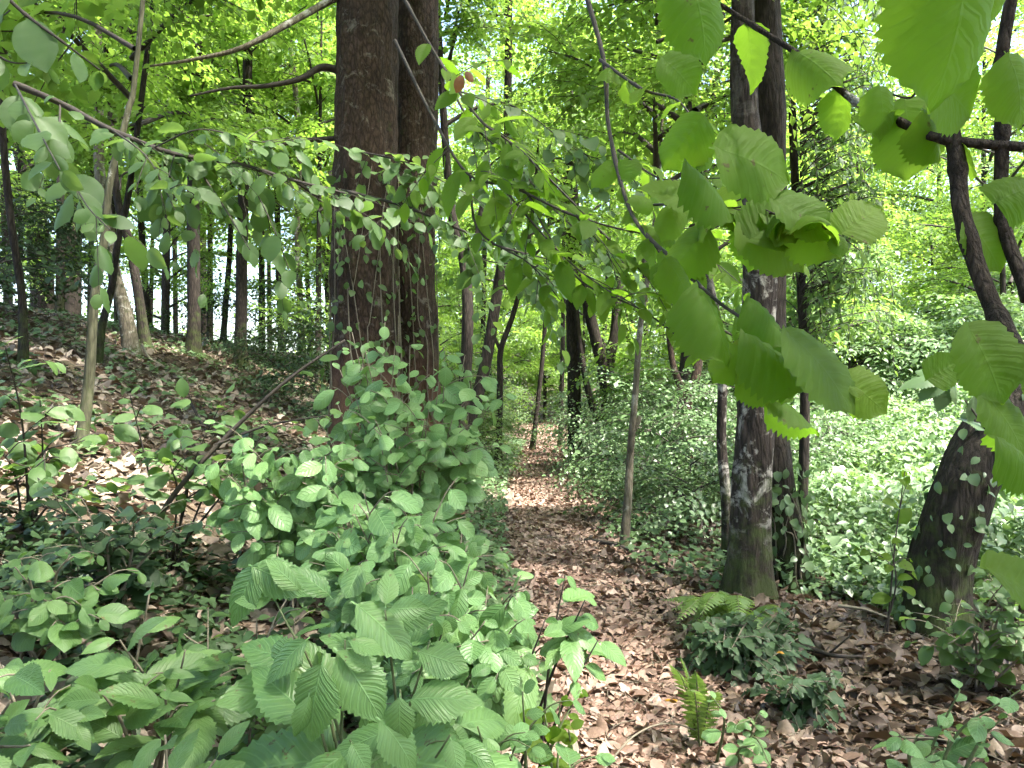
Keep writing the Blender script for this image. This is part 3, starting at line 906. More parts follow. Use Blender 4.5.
# ------------------------------------------------------------------ right-hand bank: bramble cover and shrubs
def bramble():
    n = 270000
    y = 5.6 + 18 * rng.random(n) ** 1.15
    u = 2.3 + 13 * rng.random(n) ** .9
    x = pc(y) + u
    mound = .3 + .55 * (wob(x, y, s=.9) * .5 + .5) + .5 * (wob(x, y, s=.33, seed=4) * .5 + .5) + np.minimum(.42 * np.maximum(u - 4, 0), 3.2) + .09 * np.maximum(y - 9, 0)
    mound *= sstep(1.9, 3.6, u)
    z = H(x, y) + mound * (1 - .55 * rng.random(n) ** 2.2) + .05 * rng.normal(size=n)
    th = rng.random(n) * 6.283
    d = np.stack([np.cos(th), np.sin(th) - .5, -.35 + .3 * rng.normal(size=n)], 1)
    nn = np.stack([.4 * rng.normal(size=n), .4 * rng.normal(size=n) - .35, np.ones(n)], 1)
    m = leaf_mesh('bramble_cover', 'mix', np.stack([x, y, z], 1), d, nn, .08 * np.clip(np.exp(.35 * rng.normal(size=n)), .4, 1.8), np.clip(rng.random(n) * .6 + .3 * wob(x, y, s=1.6) + .2, 0, 1))
    tag(link('bramble_cover', m, M['bramble']), 'bright sunlit bramble cover over the dip right of the path', 'brambles', kind='stuff')


bramble()


def groundcover(name, label, n, xf, y0, y1, size, tmpl, mat, hgt, power=1.3, patch=None):
    y = y0 + (y1 - y0) * rng.random(n) ** power
    x = xf(y, rng.random(n))
    if patch is not None:
        k = wob(x, y, s=patch, seed=9) > -.05 + .5 * (rng.random(n) - .5)
        x, y = x[k], y[k]
    n = len(x)
    z = H(x, y) + .03 + hgt * rng.random(n)
    th = rng.random(n) * 6.283
    d = np.stack([np.cos(th), np.sin(th), -.1 + .3 * rng.normal(size=n)], 1)
    nn = np.stack([.3 * rng.normal(size=n), .3 * rng.normal(size=n) - .2, np.ones(n)], 1)
    m = leaf_mesh(name, tmpl, np.stack([x, y, z], 1), d, nn, size * (.6 + .8 * rng.random(n)), rng.random(n))
    tag(link(name, m, M[mat]), label, 'ground cover', kind='stuff')


groundcover('bank_ground_cover', 'low grey green plants creeping over the leafy left bank', 15000, lambda y, r: pc(y) - 1.1 - 13 * r, 6, 27, .085, 'ivy', 'bluish', .12, patch=.8)
groundcover('path_edge_cover', 'low ivy and seedlings along the left edge of the path', 6000, lambda y, r: pc(y) - .55 - .9 * r, 3.4, 24, .06, 'ivy', 'bluish', .22)
groundcover('verge_ground_cover', 'low ivy along the right edge of the path', 9000, lambda y, r: pc(y) + .55 + 2.0 * r ** .8, 6.4, 26, .065, 'ivy', 'bluish', .25, patch=1.2)
groundcover('foreground_undergrowth', 'ivy and seedlings coloured dark as the shaded gaps under the foreground shrubs on the left', 9000, lambda y, r: pc(y) - .75 - 2.6 * r, 1.6, 4.8, .055, 'ivy', 'dark', .18, power=1.0, patch=1.5)  # dark leaf colour stands in for the shade between the shrubs


def leafy_shrub(x, Y, k, s, mat, label, group=None, sz=None):
    b = np.array([x, Y, float(H(x, Y)) - .05])
    root = thing('leafy_shrub', b, label, 'shrub', group)
    add_crown(root, BUSH[k], 0, s, mat, sz=sz)
    for o in root.children:
        o.name = 'foliage' if o.name.startswith('crown') else 'stems'


for px, Y, k, s in [(648, 12.5, 0, .9), (668, 10.5, 1, .9), (700, 12, 0, 1.0), (650, 16, 0, 1.1), (690, 9.2, 1, .75), (715, 15, 0, 1.2), (735, 10.5, 1, .95), (630, 20, 0, 1.2), (790, 11.5, 0, .95), (600, 22, 1, 1.1), (675, 20, 0, 1.3)]:
    leafy_shrub((px - CX) / F * Y, Y, k, s, 'bluish', 'grey green shrub in the thicket right of the path, behind the slender sapling', 'grey green shrubs right of the path')
for px, Y, k, s in [(478, 17, 1, .8), (462, 14, 1, .7), (476, 22, 0, .8), (445, 17, 0, .9), (503, 30, 0, .8), (440, 20, 0, 1.0)]:
    leafy_shrub((px - CX) / F * Y, Y, k, s, 'under', 'bright low shrub along the left verge near the far end of the path', 'low shrubs along the left verge')
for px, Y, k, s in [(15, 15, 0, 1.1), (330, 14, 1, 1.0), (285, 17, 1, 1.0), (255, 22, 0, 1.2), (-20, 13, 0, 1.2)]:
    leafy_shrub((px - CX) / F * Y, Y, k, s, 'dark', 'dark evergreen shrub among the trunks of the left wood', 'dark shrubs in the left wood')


# ------------------------------------------------------------------ foreground shrubs
def shrub(name, label, cat, bpx, bY, tips, tmpl, mat, size, spacing=None, ntw=4, twl=.28, stem='twig_l', r0=.008, face=.5, group=None, start=.35, droop=.25, ang=55, rlim=(0, 1), bulge=.25, r=None, jit=.25, hand=()):
    base = ground(bpx, bY)
    root = thing(name, base, label, cat, group)
    L, TB = Leaves(), Tubes()
    spacing = spacing or size * .55
    for tx, ty, tY in tips:
        e = P(tx, ty, tY)
        g = H(e[0], e[1]) + .08
        e[2] = max(e[2], g)
        v = e - base
        mid = base + v * .5 + UP * (bulge * np.linalg.norm(v[:2]) + .02) + .04 * rng.normal(size=3)
        b0 = base + np.array([.05 * rng.normal(), .05 * rng.normal(), -.03])
        c = TB.add([b0 - base, mid - base, e - base], [r0, r0 * .3], ns=5, n=14)
        twig_leaves(L, c[int(start * 13):], spacing, size, start=0, face=face, droop=droop, ang=ang, jit=jit)
        for k in range(ntw):
            t = start + (1 - start) * (k + .3 * rng.random()) / max(ntw, 1)
            i = min(12, int(t * 13))
            tg = nrm(c[i + 1] - c[i])
            sd = nrm(np.cross(tg, UP) + 1e-4)
            dr = nrm(tg * .6 + sd * (1 if k % 2 else -1) * .9 + .35 * rng.normal(size=3) + UP * .15)
            ln = twl * (.6 + .7 * rng.random())
            q = [c[i], c[i] + dr * ln * .55 + UP * .02, c[i] + dr * ln - UP * .06 * ln]
            cc = TB.add(q, [r0 * .45, r0 * .2], ns=4, n=7)
            twig_leaves(L, cc, spacing, size, start=.2, face=face, droop=droop, ang=ang, jit=jit)
    for hx, hy, kx, ky, hY in hand:
        a_, b_ = P(hx, hy, hY) - base, P(kx, ky, hY - .03) - base
        L.add(a_, b_ - a_, nrm(np.array([.15 * rng.normal(), -.75, .75 + .15 * rng.normal()])), np.linalg.norm(b_ - a_) * 1.05)
    link('foliage', L.mesh(name + '_foliage', tmpl), M[mat], root)
    link('stems', TB.mesh(name + '_stems'), M[stem], root)
    return root


def region(n, x0, x1, y0, y1, Y0, Y1):
    return [(rng.uniform(x0, x1), rng.uniform(y0, y1), rng.uniform(Y0, Y1)) for _ in range(n)]


# pale mass beside the path
shrub('dogwood_shrub', 'tall pale leaved shrub reaching up in front of the biggest trunk', 'shrub', 410, 4.6,
      [(352, 332, 4.7), (385, 322, 4.6), (410, 345, 4.5), (440, 372, 4.6), (472, 382, 4.7), (452, 420, 4.4), (395, 385, 4.3), (425, 420, 4.2), (355, 395, 4.5), (470, 445, 4.5), (380, 440, 4.2), (340, 370, 4.8), (365, 350, 4.4), (395, 345, 4.3), (430, 400, 4.2), (375, 420, 4.0), (445, 350, 4.6), (488, 400, 4.6), (338, 405, 4.5), (332, 440, 4.4), (465, 355, 4.7), (350, 350, 4.7)],
      'oval', 'pale', .125, spacing=.09, ntw=4, twl=.32, face=1.2, start=.45, droop=.5, jit=.35)
shrub('dogwood_shrub', 'dense pale leaved shrub in the middle of the left foreground', 'shrub', 400, 3.5,
      region(34, 320, 475, 490, 620, 2.9, 3.7), 'oval', 'pale', .12, spacing=.075, ntw=5, twl=.22, face=1.2, start=.4, droop=.5, jit=.35)
shrub('dogwood_shrub', 'pale leaved shrub spilling onto the left edge of the path', 'shrub', 440, 3.0,
      region(24, 410, 545, 550, 710, 2.6, 3.2), 'oval', 'pale', .105, spacing=.065, ntw=4, twl=.2, face=1.2, start=.35, droop=.5, jit=.35)
shrub('dogwood_shrub', 'pale leaved shrub between the slanting dark branch and the big trunk', 'shrub', 290, 4.3,
      region(18, 225, 350, 435, 550, 3.6, 4.4), 'oval', 'pale', .13, spacing=.09, ntw=4, twl=.25, face=1.1, start=.45, droop=.5, jit=.35)
shrub('chestnut_sapling', 'near plant with very large toothed leaves at the bottom of the shrub mass', 'sapling', 370, 2.1,
      [(310, 690, 1.75), (345, 640, 1.8), (385, 610, 1.9), (430, 640, 1.9), (470, 680, 2.0), (400, 690, 1.7), (450, 735, 1.75), (350, 740, 1.7), (300, 640, 1.9), (275, 600, 2.1)],
      'chestnut', 'chest', .21, spacing=.15, ntw=1, twl=.12, face=1.1, start=.5, stem='stem_g', droop=.55, jit=.35, hand=[(356, 604, 414, 648, 1.9), (322, 664, 300, 742, 1.75), (338, 652, 384, 716, 1.8), (418, 652, 466, 664, 1.9), (306, 640, 262, 680, 1.85), (330, 596, 296, 566, 2.0), (372, 668, 345, 650, 1.8), (258, 566, 222, 622, 2.1), (252, 566, 300, 588, 2.1), (392, 620, 440, 600, 1.95), (410, 700, 470, 690, 1.85), (380, 720, 420, 762, 1.7), (300, 590, 270, 560, 2.1)])
shrub('oval_leaf_shrub', 'pale seedling shrub at the bottom edge beside the path', 'shrub', 500, 2.3,
      region(10, 400, 560, 690, 790, 1.9, 2.3), 'oval', 'pale', .085, spacing=.07, ntw=3, twl=.16, face=.7, start=.3, stem='stem_g')
shrub('path_side_sapling', 'sprig of long drooping leaves reaching out over the path', 'sapling', 520, 2.95,
      [(565, 575, 2.85), (585, 600, 2.8), (545, 620, 2.8), (598, 640, 2.75)], 'hornbeam', 'chest', .15, spacing=.1, ntw=1, twl=.1, face=.9, start=.7, droop=.7, stem='twig')
# bottom-left hornbeams and others
shrub('hornbeam_sapling', 'pleated leaf sapling in the middle of the bottom left corner', 'sapling', 160, 2.3,
      [(150, 590, 2.2), (120, 640, 2.1), (185, 650, 2.1), (165, 690, 1.95), (215, 700, 2.1), (100, 690, 2.0)], 'hornbeam', 'horn', .165, spacing=.085, ntw=1, twl=.14, face=.7, start=.5)
shrub('hornbeam_sapling', 'pleated leaf sapling cut by the bottom edge of the view', 'sapling', 190, 1.8,
      [(165, 735, 1.6), (215, 760, 1.6), (140, 780, 1.55), (240, 790, 1.6), (60, 770, 1.7)], 'hornbeam', 'horn', .15, spacing=.09, ntw=1, twl=.1, face=.7, start=.55)
shrub('hornbeam_sapling', 'pleated leaf sapling in the bottom left corner of the view', 'sapling', 20, 2.1,
      [(50, 670, 2.0), (10, 700, 1.95), (75, 720, 1.9), (30, 745, 1.8), (-10, 640, 2.1)], 'hornbeam', 'horn', .145, spacing=.09, ntw=2, twl=.14, face=.7, start=.45)
shrub('oval_leaf_shrub', 'round leaved shrub at the left edge above the bottom corner', 'shrub', 40, 2.9,
      [(20, 560, 2.7), (70, 555, 2.7), (45, 600, 2.6), (100, 590, 2.7), (75, 625, 2.6), (0, 610, 2.7), (-20, 570, 2.8)], 'oval', 'horn', .10, spacing=.08, ntw=3, twl=.16, face=.7, start=.45)
shrub('oval_leaf_shrub', 'dark stemmed shrub with loose round leaves on the left bank', 'shrub', 175, 4.2,
      [(130, 395, 3.9), (180, 440, 3.9), (225, 395, 4.1), (240, 440, 4.1), (170, 465, 3.8), (270, 420, 4.3)], 'oval', 'under', .12, spacing=.11, ntw=3, twl=.2, face=.6, start=.5, stem='twig')
shrub('oval_leaf_shrub', 'shrub with loose leaves at the left edge under the thin dark stem', 'shrub', 30, 4.0,
      [(5, 345, 3.6), (40, 400, 3.8), (85, 440, 3.8), (0, 450, 3.7), (40, 480, 3.6), (110, 480, 3.8)], 'oval', 'under', .11, spacing=.11, ntw=3, twl=.2, face=.5, start=.5, stem='twig')
shrub('seedling_clump', 'clump of small shaded seedlings below the loose leaved shrubs on the left', 'seedlings', 250, 2.8,
      region(10, 180, 330, 570, 720, 2.3, 3.0), 'mid', 'under', .06, spacing=.05, ntw=2, twl=.16, face=.5, start=.3)
shrub('holly_bush', 'small dark glossy bush on the left below the bank', 'bush', 110, 3.4,
      region(14, 40, 200, 500, 580, 3.0, 3.5), 'mid', 'dark', .07, spacing=.05, ntw=4, twl=.2, face=.5, start=.3)
# slanting dark branch across the left foreground
root = thing('slanting_branch_shrub', ground(130, 4.0), 'long dark bare stem slanting up to the right over the left bank', 'shrub')
_b = ground(130, 4.0)
TB = Tubes()
TB.add([np.zeros(3), P(170, 500, 3.9) - _b, P(235, 428, 3.95) - _b, P(290, 378, 4.0) - _b, P(345, 340, 4.1) - _b], [.017, .013, .010, .006], ns=7, n=30)
TB.add([P(215, 445, 3.93) - _b, P(270, 425, 3.9) - _b, P(330, 415, 3.9) - _b], [.008, .003], ns=5, n=12)
L = Leaves()
twig_leaves(L, catmull([P(215, 445, 3.93), P(270, 425, 3.9), P(330, 415, 3.9)], 10) - _b, .1, .12, face=.7)
twig_leaves(L, catmull([P(270, 398, 4), P(300, 372, 4), P(345, 340, 4.1)], 10) - _b, .12, .12, face=.7)
twig_leaves(L, catmull([P(200, 465, 3.93), P(180, 430, 3.8), P(185, 400, 3.8)], 10) - _b, .09, .13, face=.7)
link('stems', TB.mesh('slanting_stem'), M['twig'], root)
link('foliage', L.mesh('slanting_leaves', 'oval'), M['under'], root)

# plants at the bottom right
shrub('shade_seedling', 'pale seedling at the bottom right edge with paired oval leaves', 'seedling', 935, 2.6,
      [(900, 735, 2.4), (960, 690, 2.5), (1000, 720, 2.4), (940, 760, 2.3), (1020, 690, 2.4)], 'oval', 'pale', .075, spacing=.06, ntw=1, twl=.12, face=.6, start=.4, stem='stem_g')
shrub('shade_shrub', 'shaded shrub with loose leaves at the foot of the broad leaning trunk', 'shrub', 975, 4.2,
      region(12, 930, 1040, 560, 680, 3.8, 4.4), 'mid', 'under', .085, spacing=.08, ntw=4, twl=.25, face=.4, start=.3, stem='twig_l')
shrub('path_seedling', 'small pale seedling with round leaflets by the path below the fern', 'seedling', 735, 3.3,
      [(715, 700, 3.2), (735, 725, 3.1), (755, 745, 3.05), (770, 765, 3.0)], 'oval', 'pale', .06, spacing=.045, ntw=1, twl=.08, face=.7, start=.4, stem='stem_g')
shrub('path_seedling', 'lone bright seedling with long leaves standing on the path', 'seedling', 560, 2.75,
      [(560, 700, 2.7), (580, 690, 2.7), (545, 715, 2.65), (568, 725, 2.65)], 'oval', 'hazel', .075, spacing=.06, ntw=0, face=.8, start=.6, stem='stem_g')
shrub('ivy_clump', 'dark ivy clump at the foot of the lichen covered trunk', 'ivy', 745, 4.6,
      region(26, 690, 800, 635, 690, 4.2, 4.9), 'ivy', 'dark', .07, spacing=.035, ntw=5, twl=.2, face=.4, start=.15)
shrub('ivy_clump', 'small ivy clump on the leaves right of the dark clump', 'ivy', 800, 3.9,
      region(12, 770, 830, 680, 730, 3.6, 4.0), 'ivy', 'dark', .06, spacing=.035, ntw=3, twl=.12, face=.4, start=.15)
shrub('whip_sapling', 'thin upright whip with a few leaves before the sunlit brambles', 'sapling', 893, 5.4,
      [(905, 470, 5.4), (890, 540, 5.3)], 'mid', 'hazel', .10, spacing=.14, ntw=2, twl=.2, face=.6, start=.4, stem='twig')


# ferns
def fern(label, bpx, bY, fronds, width=.10):
    base = ground(bpx, bY)
    root = thing('fern', base, label, 'fern', 'ferns beside the path')
    for ex, ey, eY in fronds:
        L, TB = Leaves(), Tubes()
        e = P(ex, ey, eY) - base
        mid = e * .5 + UP * np.linalg.norm(e) * .22
        c = TB.add([(0, 0, 0), mid, e], [.004, .0015], ns=4, n=26)
        n = 26
        for i in range(3, n):
            t = i / (n - 1)
            tg = nrm(c[min(i, n - 1)] - c[i - 1])
            sd = nrm(np.cross(tg, UP) + 1e-4)
            w = width * math.sin(math.pi * min(1, .12 + .88 * t)) ** .7 * (1 - .5 * t)
            for sg in (-1, 1):
                d = nrm(sd * sg + tg * .35 - UP * .15)
                L.add(c[i] - d * .004, d, np.cross(sd, tg) + .12 * rng.normal(size=3), w, None)
        bm = bmesh.new()
        bm.from_mesh(L.mesh('fern_pinnae', 'pinna'))
        k0 = len(bm.faces)
        bm.from_mesh(TB.mesh('fern_stalk'))
        bm.faces.ensure_lookup_table()
        for f_ in bm.faces[k0:]: f_.material_index = 1
        me = bpy.data.meshes.new('fern_frond')
        bm.to_mesh(me)
        bm.free()
        me.materials.append(M['fern'])
        me.materials.append(M['stem_g'])
        link('frond', me, None, root)


fern('grey green fern with arching fronds at the foot of the lichen covered trunk', 735, 5.2, [(670, 610, 5.0), (690, 628, 4.7), (775, 625, 4.8), (760, 640, 4.6), (720, 590, 5.3), (660, 600, 5.3), (700, 615, 4.5), (740, 622, 4.4), (790, 612, 4.9), (675, 622, 4.6)], .15)
fern('bright upright fern in leaf litter at the right edge of the path', 700, 3.5, [(668, 662, 3.4), (680, 655, 3.5), (695, 670, 3.4), (720, 690, 3.3), (690, 690, 3.2)], .08)
fern('small fern among the shrubs at the bottom left beside the path', 430, 2.0, [(410, 745, 1.9), (445, 735, 1.9), (470, 750, 1.85)], .08)


# ------------------------------------------------------------------ overhanging branches near the camera
def hanging(name, label, lines, leafspecs, tmpl, mat, bark='twig', cat='branch', hand=(), loc=None, side=()):
    """lines: (pixel points [(px,py,Y)], r0, r1); leafspecs: (line index, start, spacing, size)"""
    o0 = P(*lines[0][0][0])
    root = thing(name, o0, label, cat)
    L = Leaves()
    cs = []
    TBs = []
    for k, (pts, r0, r1) in enumerate(lines):
        TB = Tubes()
        w = [P(*p) - o0 for p in pts]
        w = [q if i in (0, len(w) - 1) else q + min(r0 * 1.0, .004) * rng.normal(size=3) for i, q in enumerate(w)]
        nn_ = 16 * len(pts)
        kn = 1 + .35 * np.maximum(0, np.sin(np.linspace(0, 5.2 * len(pts), 40) + k)) ** 9
        cs.append(TB.add(w, np.linspace(r0, r1, 40) * kn, ns=10, n=nn_, disp=bark_disp(k, 0, rough=.09)))
        TBs.append(TB)
    for li, st, sp, sz, dr in leafspecs:
        twig_leaves(L, cs[li], sp, sz, start=st, face=.45, droop=dr, jit=.4)
    for li, cnt, ln, sp, sz, dr in side:
        for _ in range(cnt):
            i = rng.integers(int(len(cs[li]) * .2), len(cs[li]) - 1)
            tg = nrm(cs[li][i + 1] - cs[li][i - 1])
            v = nrm(tg * .9 + .55 * rng.normal(size=3) * [1, .6, 1] - UP * .25)
            l_ = ln * (.5 + .8 * rng.random())
            q = [cs[li][i], cs[li][i] + v * l_ * .5, cs[li][i] + v * l_ - UP * l_ * .15]
            cc = TBs[li].add(q, [.0018, .0008], ns=4, n=8)
            twig_leaves(L, cc, sp, sz, start=.1, face=.45, droop=dr, jit=.4)
    for k, TB in enumerate(TBs):
        link('bough' if k == 0 else 'twig', TB.mesh(name + '_wood'), M[bark], root)
    for bx, by, tx, ty, Y, dy, nx, ny, nz, r in hand:
        b, e = P(bx, by, Y) - o0, P(tx, ty, Y + dy) - o0
        L.add(b, e - b, np.array([nx, ny, nz]), np.linalg.norm(e - b), r)
    link('foliage', L.mesh(name + '_leaves', tmpl), M[mat], root)
    return root


# top-right hazel: two stems, a thin arching branch and big back-lit leaves
hz = []
def hl(bx, by, tx, ty, Y=1.25, dy=-.02, n=(0.1, -.8, .5), r=.6): hz.append((bx, by, tx, ty, Y, dy, *n, r))
hl(722, 150, 800, 172, 1.2, .01, (.1, -1, .35), .7)
hl(690, 165, 752, 206, 1.3, .0, (.2, -.5, .9), .05)
hl(752, 238, 800, 200, 1.28, .02, (.0, -.9, .5), .5)
hl(745, 222, 812, 262, 1.3, -.02, (0, -.9, .5), .9)
hl(775, 200, 836, 232, 1.22, -.02, (0, -.7, .7), .5)
hl(800, 205, 852, 248, 1.25, -.02, (0, -.9, .4), 1.0)
hl(700, 120, 660, 165, 1.35, .02, (.1, -.8, .4), .3)
hl(705, 232, 668, 268, 1.4, 0, (0, -.8, .5), .6)
hl(690, 200, 640, 182, 1.5, 0, (0, -.8, .5), .8)
hl(748, 335, 825, 372, 1.15, -.02, (.2, -.6, .8), .1)
hl(790, 335, 872, 402, 1.1, -.03, (.3, -.6, .8), .15)
hl(845, 380, 892, 410, 1.15, -.02, (0, -1, .3), .95)
hl(752, 300, 800, 335, 1.2, -.02, (.1, -.6, .8), .2)
hl(770, 395, 828, 418, 1.3, -.04, (0, .3, 1), .0)
hl(700, 290, 745, 352, 1.2, -.04, (.4, -.7, .6), .2)
hl(742, 372, 785, 390, 1.25, -.02, (0, -.9, .3), .9)
hl(738, 350, 712, 380, 1.3, 0, (0, -.8, .5), .5)
hl(668, 262, 702, 302, 1.35, 0, (0, -.8, .5), .6)
hl(880, 90, 890, 135, 1.0, 0, (0, -1, .2), .8)
hl(905, 105, 915, 180, 1.05, .02, (.1, -1, .2), .9)
hl(872, 128, 900, 95, 1.1, .0, (.2, -.9, .2), .6)
hl(925, 75, 985, 110, .8, .03, (0, -1, .2), .5)
hl(965, -60, 975, 100, .62, .02, (.1, -1, .3), .45)
hl(1000, -30, 985, 30, .7, .02, (0, -1, .2), .8)
hl(925, 115, 955, 160, 1.0, .02, (.2, -1, .1), .8)
hl(690, -20, 720, 50, 1.1, .0, (.1, -1, .3), .2)
hl(665, 60, 700, 90, 1.3, .0, (.1, -1, .3), .4)
hl(970, 330, 1015, 400, .9, -.02, (.1, -.9, .5), .35)
hl(985, 395, 1040, 450, .9, -.02, (.1, -.7, .7), .2)
hl(1010, 60, 1040, 120, .8, .0, (0, -1, .2), .7)
hl(1000, 200, 1050, 175, .8, 0, (0, -1, .3), .3)
hl(930, 378, 962, 360, 1.1, 0, (0, -1, .3), .1)
hl(1000, 440, 1060, 470, .8, 0, (0, -.6, .7), .15)
hl(990, 570, 1060, 600, .75, 0, (0, -.5, .8), .1)
hanging('hazel_branch', 'thick arching hazel stem with big back lit leaves in the top right corner',
        [([(918, -30, 1.0), (930, 50, 1.0), (952, 150, 1.0), (962, 220, .98), (990, 290, .95), (1030, 375, .9)], .0095, .0115),
         ([(1014, -20, .95), (1002, 60, .97), (998, 130, .98), (1002, 220, .98), (1030, 300, .95)], .0075, .0085),
         ([(700, -8, 1.25), (760, 32, 1.2), (805, 58, 1.15), (850, 100, 1.1), (900, 122, 1.05), (945, 140, 1.0), (1030, 148, .97)], .0035, .0065),
         ([(952, 110, 1.0), (925, 82, .98), (908, 95, 1.03), (885, 92, 1.05)], .0025, .001)],
        [(2, .0, .10, .07, .5), (0, .05, .30, .085, .5)], 'hazel', 'hazel', hand=hz, bark='wood')
# the drooping branch with leaf clusters in the upper middle
hanging('drooping_branch', 'drooping leafy branch hanging across the upper middle toward the lichen covered trunk',
        [([(585, -10, 1.9), (600, 60, 1.85), (612, 130, 1.8), (630, 215, 1.7), (672, 262, 1.5), (720, 308, 1.35), (790, 345, 1.2), (850, 385, 1.12)], .006, .002),
         ([(635, 205, 1.72), (690, 205, 1.5), (740, 212, 1.35), (800, 218, 1.25), (835, 235, 1.2)], .003, .0015),
         ([(600, 60, 1.85), (640, 90, 1.7), (680, 100, 1.6), (705, 140, 1.4)], .004, .0015),
         ([(655, 245, 1.6), (700, 310, 1.5), (745, 345, 1.35), (785, 385, 1.25)], .003, .001),
         ([(618, 150, 1.78), (660, 180, 1.7), (720, 178, 1.5)], .003, .001)],
        [(0, .35, .07, .07, .5), (1, .15, .05, .075, .35), (2, .1, .075, .07, .5), (3, .1, .06, .07, .4), (4, .1, .06, .07, .4)], 'hazel', 'hazel', side=[(1, 3, .12, .06, .075, .3)])
hanging('drooping_branch', 'drooping elm like branch reaching right from beside the big twin trunks',
        [([(395, 40, 2.6), (430, 110, 2.5), (470, 175, 2.4), (520, 190, 2.3), (545, 230, 2.25), (580, 280, 2.2), (640, 310, 2.1), (690, 345, 2.0)], .005, .002),
         ([(405, 0, 2.6), (440, 60, 2.5), (480, 120, 2.4), (520, 150, 2.3), (600, 230, 2.2), (640, 270, 2.1)], .005, .002),
         ([(520, 190, 2.3), (575, 215, 2.2), (650, 235, 2.1), (720, 240, 2.0)], .004, .0015),
         ([(470, 175, 2.4), (480, 230, 2.35), (530, 262, 2.3), (560, 300, 2.25)], .004, .0015),
         ([(500, 185, 2.35), (560, 250, 2.2), (600, 285, 2.15), (635, 305, 2.05)], .003, .0015)],
        [(0, .3, .05, .095, .4), (1, .15, .06, .095, .35), (2, .1, .05, .09, .3), (3, .1, .07, .085, .4), (4, .1, .05, .085, .25)], 'hornbeam', 'hazel', side=[(0, 8, .2, .05, .075, .25), (1, 12, .28, .05, .075, .25), (2, 10, .24, .05, .075, .2), (4, 3, .14, .05, .075, .2), (3, 3, .15, .05, .075, .2)])
hanging('bare_drooping_branch', 'long thin twiggy branch crossing in front of the twin trunks', 
        [([(340, 190, 3.6), (400, 205, 3.5), (450, 225, 3.4), (500, 245, 3.3), (560, 262, 3.2)], .008, .003),
         ([(440, 222, 3.4), (480, 258, 3.4), (545, 265, 3.3)], .004, .002),
         ([(350, 150, 3.6), (400, 160, 3.5), (460, 190, 3.4)], .004, .002)],
        [(0, .0, .05, .075, .3), (1, .1, .08, .075, .4), (2, .0, .045, .075, .2)], 'mid', 'under', side=[(0, 12, .4, .05, .07, .3), (2, 12, .35, .045, .065, .3)])
hanging('leafy_twig_spray', 'fine leaved spray hanging in the gap above the path, right of the twin trunks',
        [([(440, 60, 4.6), (470, 120, 4.5), (515, 165, 4.4), (560, 215, 4.3), (600, 245, 4.3)], .008, .002),
         ([(470, 120, 4.5), (480, 180, 4.4), (500, 230, 4.4), (520, 290, 4.3)], .004, .0015),
         ([(455, 90, 4.5), (520, 110, 4.4), (580, 150, 4.3), (640, 170, 4.2)], .004, .0015)],
        [(0, .1, .06, .075, .5), (1, .1, .06, .075, .5), (2, .1, .06, .075, .5)], 'mid', 'under', bark='twig',
        side=[(0, 16, .45, .05, .07, .4), (1, 10, .4, .05, .07, .4), (2, 12, .4, .05, .07, .4)])
# upper left branch
ul = [([(15, 84, 3.0), (60, 104, 3.0), (110, 128, 2.95), (155, 147, 2.9), (190, 158, 2.9), (240, 164, 2.9), (290, 180, 2.9), (345, 193, 3.0)], .013, .004),
      ([(110, 128, 2.95), (150, 160, 2.7), (175, 210, 2.5)], .004, .0015), ([(60, 104, 3.0), (60, 150, 2.6), (85, 200, 2.3), (110, 230, 2.1)], .004, .0015),
      ([(190, 158, 2.9), (220, 200, 2.8), (250, 250, 2.7)], .004, .0015), ([(240, 164, 2.9), (270, 220, 2.8), (300, 300, 2.8)], .003, .0015),
      ([(155, 147, 2.9), (200, 130, 2.8), (260, 140, 2.9), (300, 138, 3.0)], .003, .0015), ([(15, 84, 3.0), (40, 130, 2.5), (60, 170, 2.2)], .004, .002), ([(120, 190, 2.9), (125, 172, 2.9), (160, 166, 2.9), (195, 160, 2.9)], .003, .004)]
hanging('upper_left_branch', 'long dark branch with hanging oval leaves across the upper left', ul,
        [(0, .1, .07, .085, .6), (1, .1, .06, .095, .6), (2, .1, .07, .105, .6), (3, .1, .06, .085, .7), (4, .1, .07, .08, .7), (5, .1, .06, .08, .6), (6, .1, .08, .11, .6)], 'oval', 'under', side=[(0, 20, .45, .06, .08, .6), (1, 5, .3, .06, .085, .6), (5, 8, .35, .06, .075, .6), (2, 4, .3, .07, .09, .6)])
hanging('corner_spray', 'leafy spray hanging in the top left corner of the view', [([(-20, -30, 2.0), (20, 10, 2.0), (60, 40, 2.0), (100, 70, 2.1)], .006, .002), ([(-20, 40, 2.0), (10, 60, 2.0), (40, 62, 2.0)], .004, .001)],
        [(0, .0, .08, .11, .6), (1, 0, .07, .11, .6)], 'oval', 'under')
hanging('right_edge_sprig', 'sprig of narrow whorled leaves over the leaning trunk at the right', [([(1000, 400, 2.0), (975, 390, 2.0), (945, 378, 2.0)], .004, .002), ([(1010, 470, 2.0), (985, 430, 2.0), (965, 400, 2.0)], .004, .002)],
        [], 'chestnut', 'bluish', hand=[(945, 378, 905, 372, 2.0, 0, 0, -.4, .9, .5), (945, 378, 918, 396, 2.0, 0, 0, -.6, .8, .4), (948, 380, 925, 352, 2.0, .1, 0, -.4, .9, .5), (948, 380, 942, 412, 2.0, 0, .3, -.8, .5, .3), (950, 380, 970, 405, 2.0, 0, .3, -.8, .5, .6),
                                        (975, 392, 975, 425, 2.0, 0, .6, -.8, .2, .1), (985, 430, 960, 415, 2.0, 0, 0, -.6, .8, .5)])


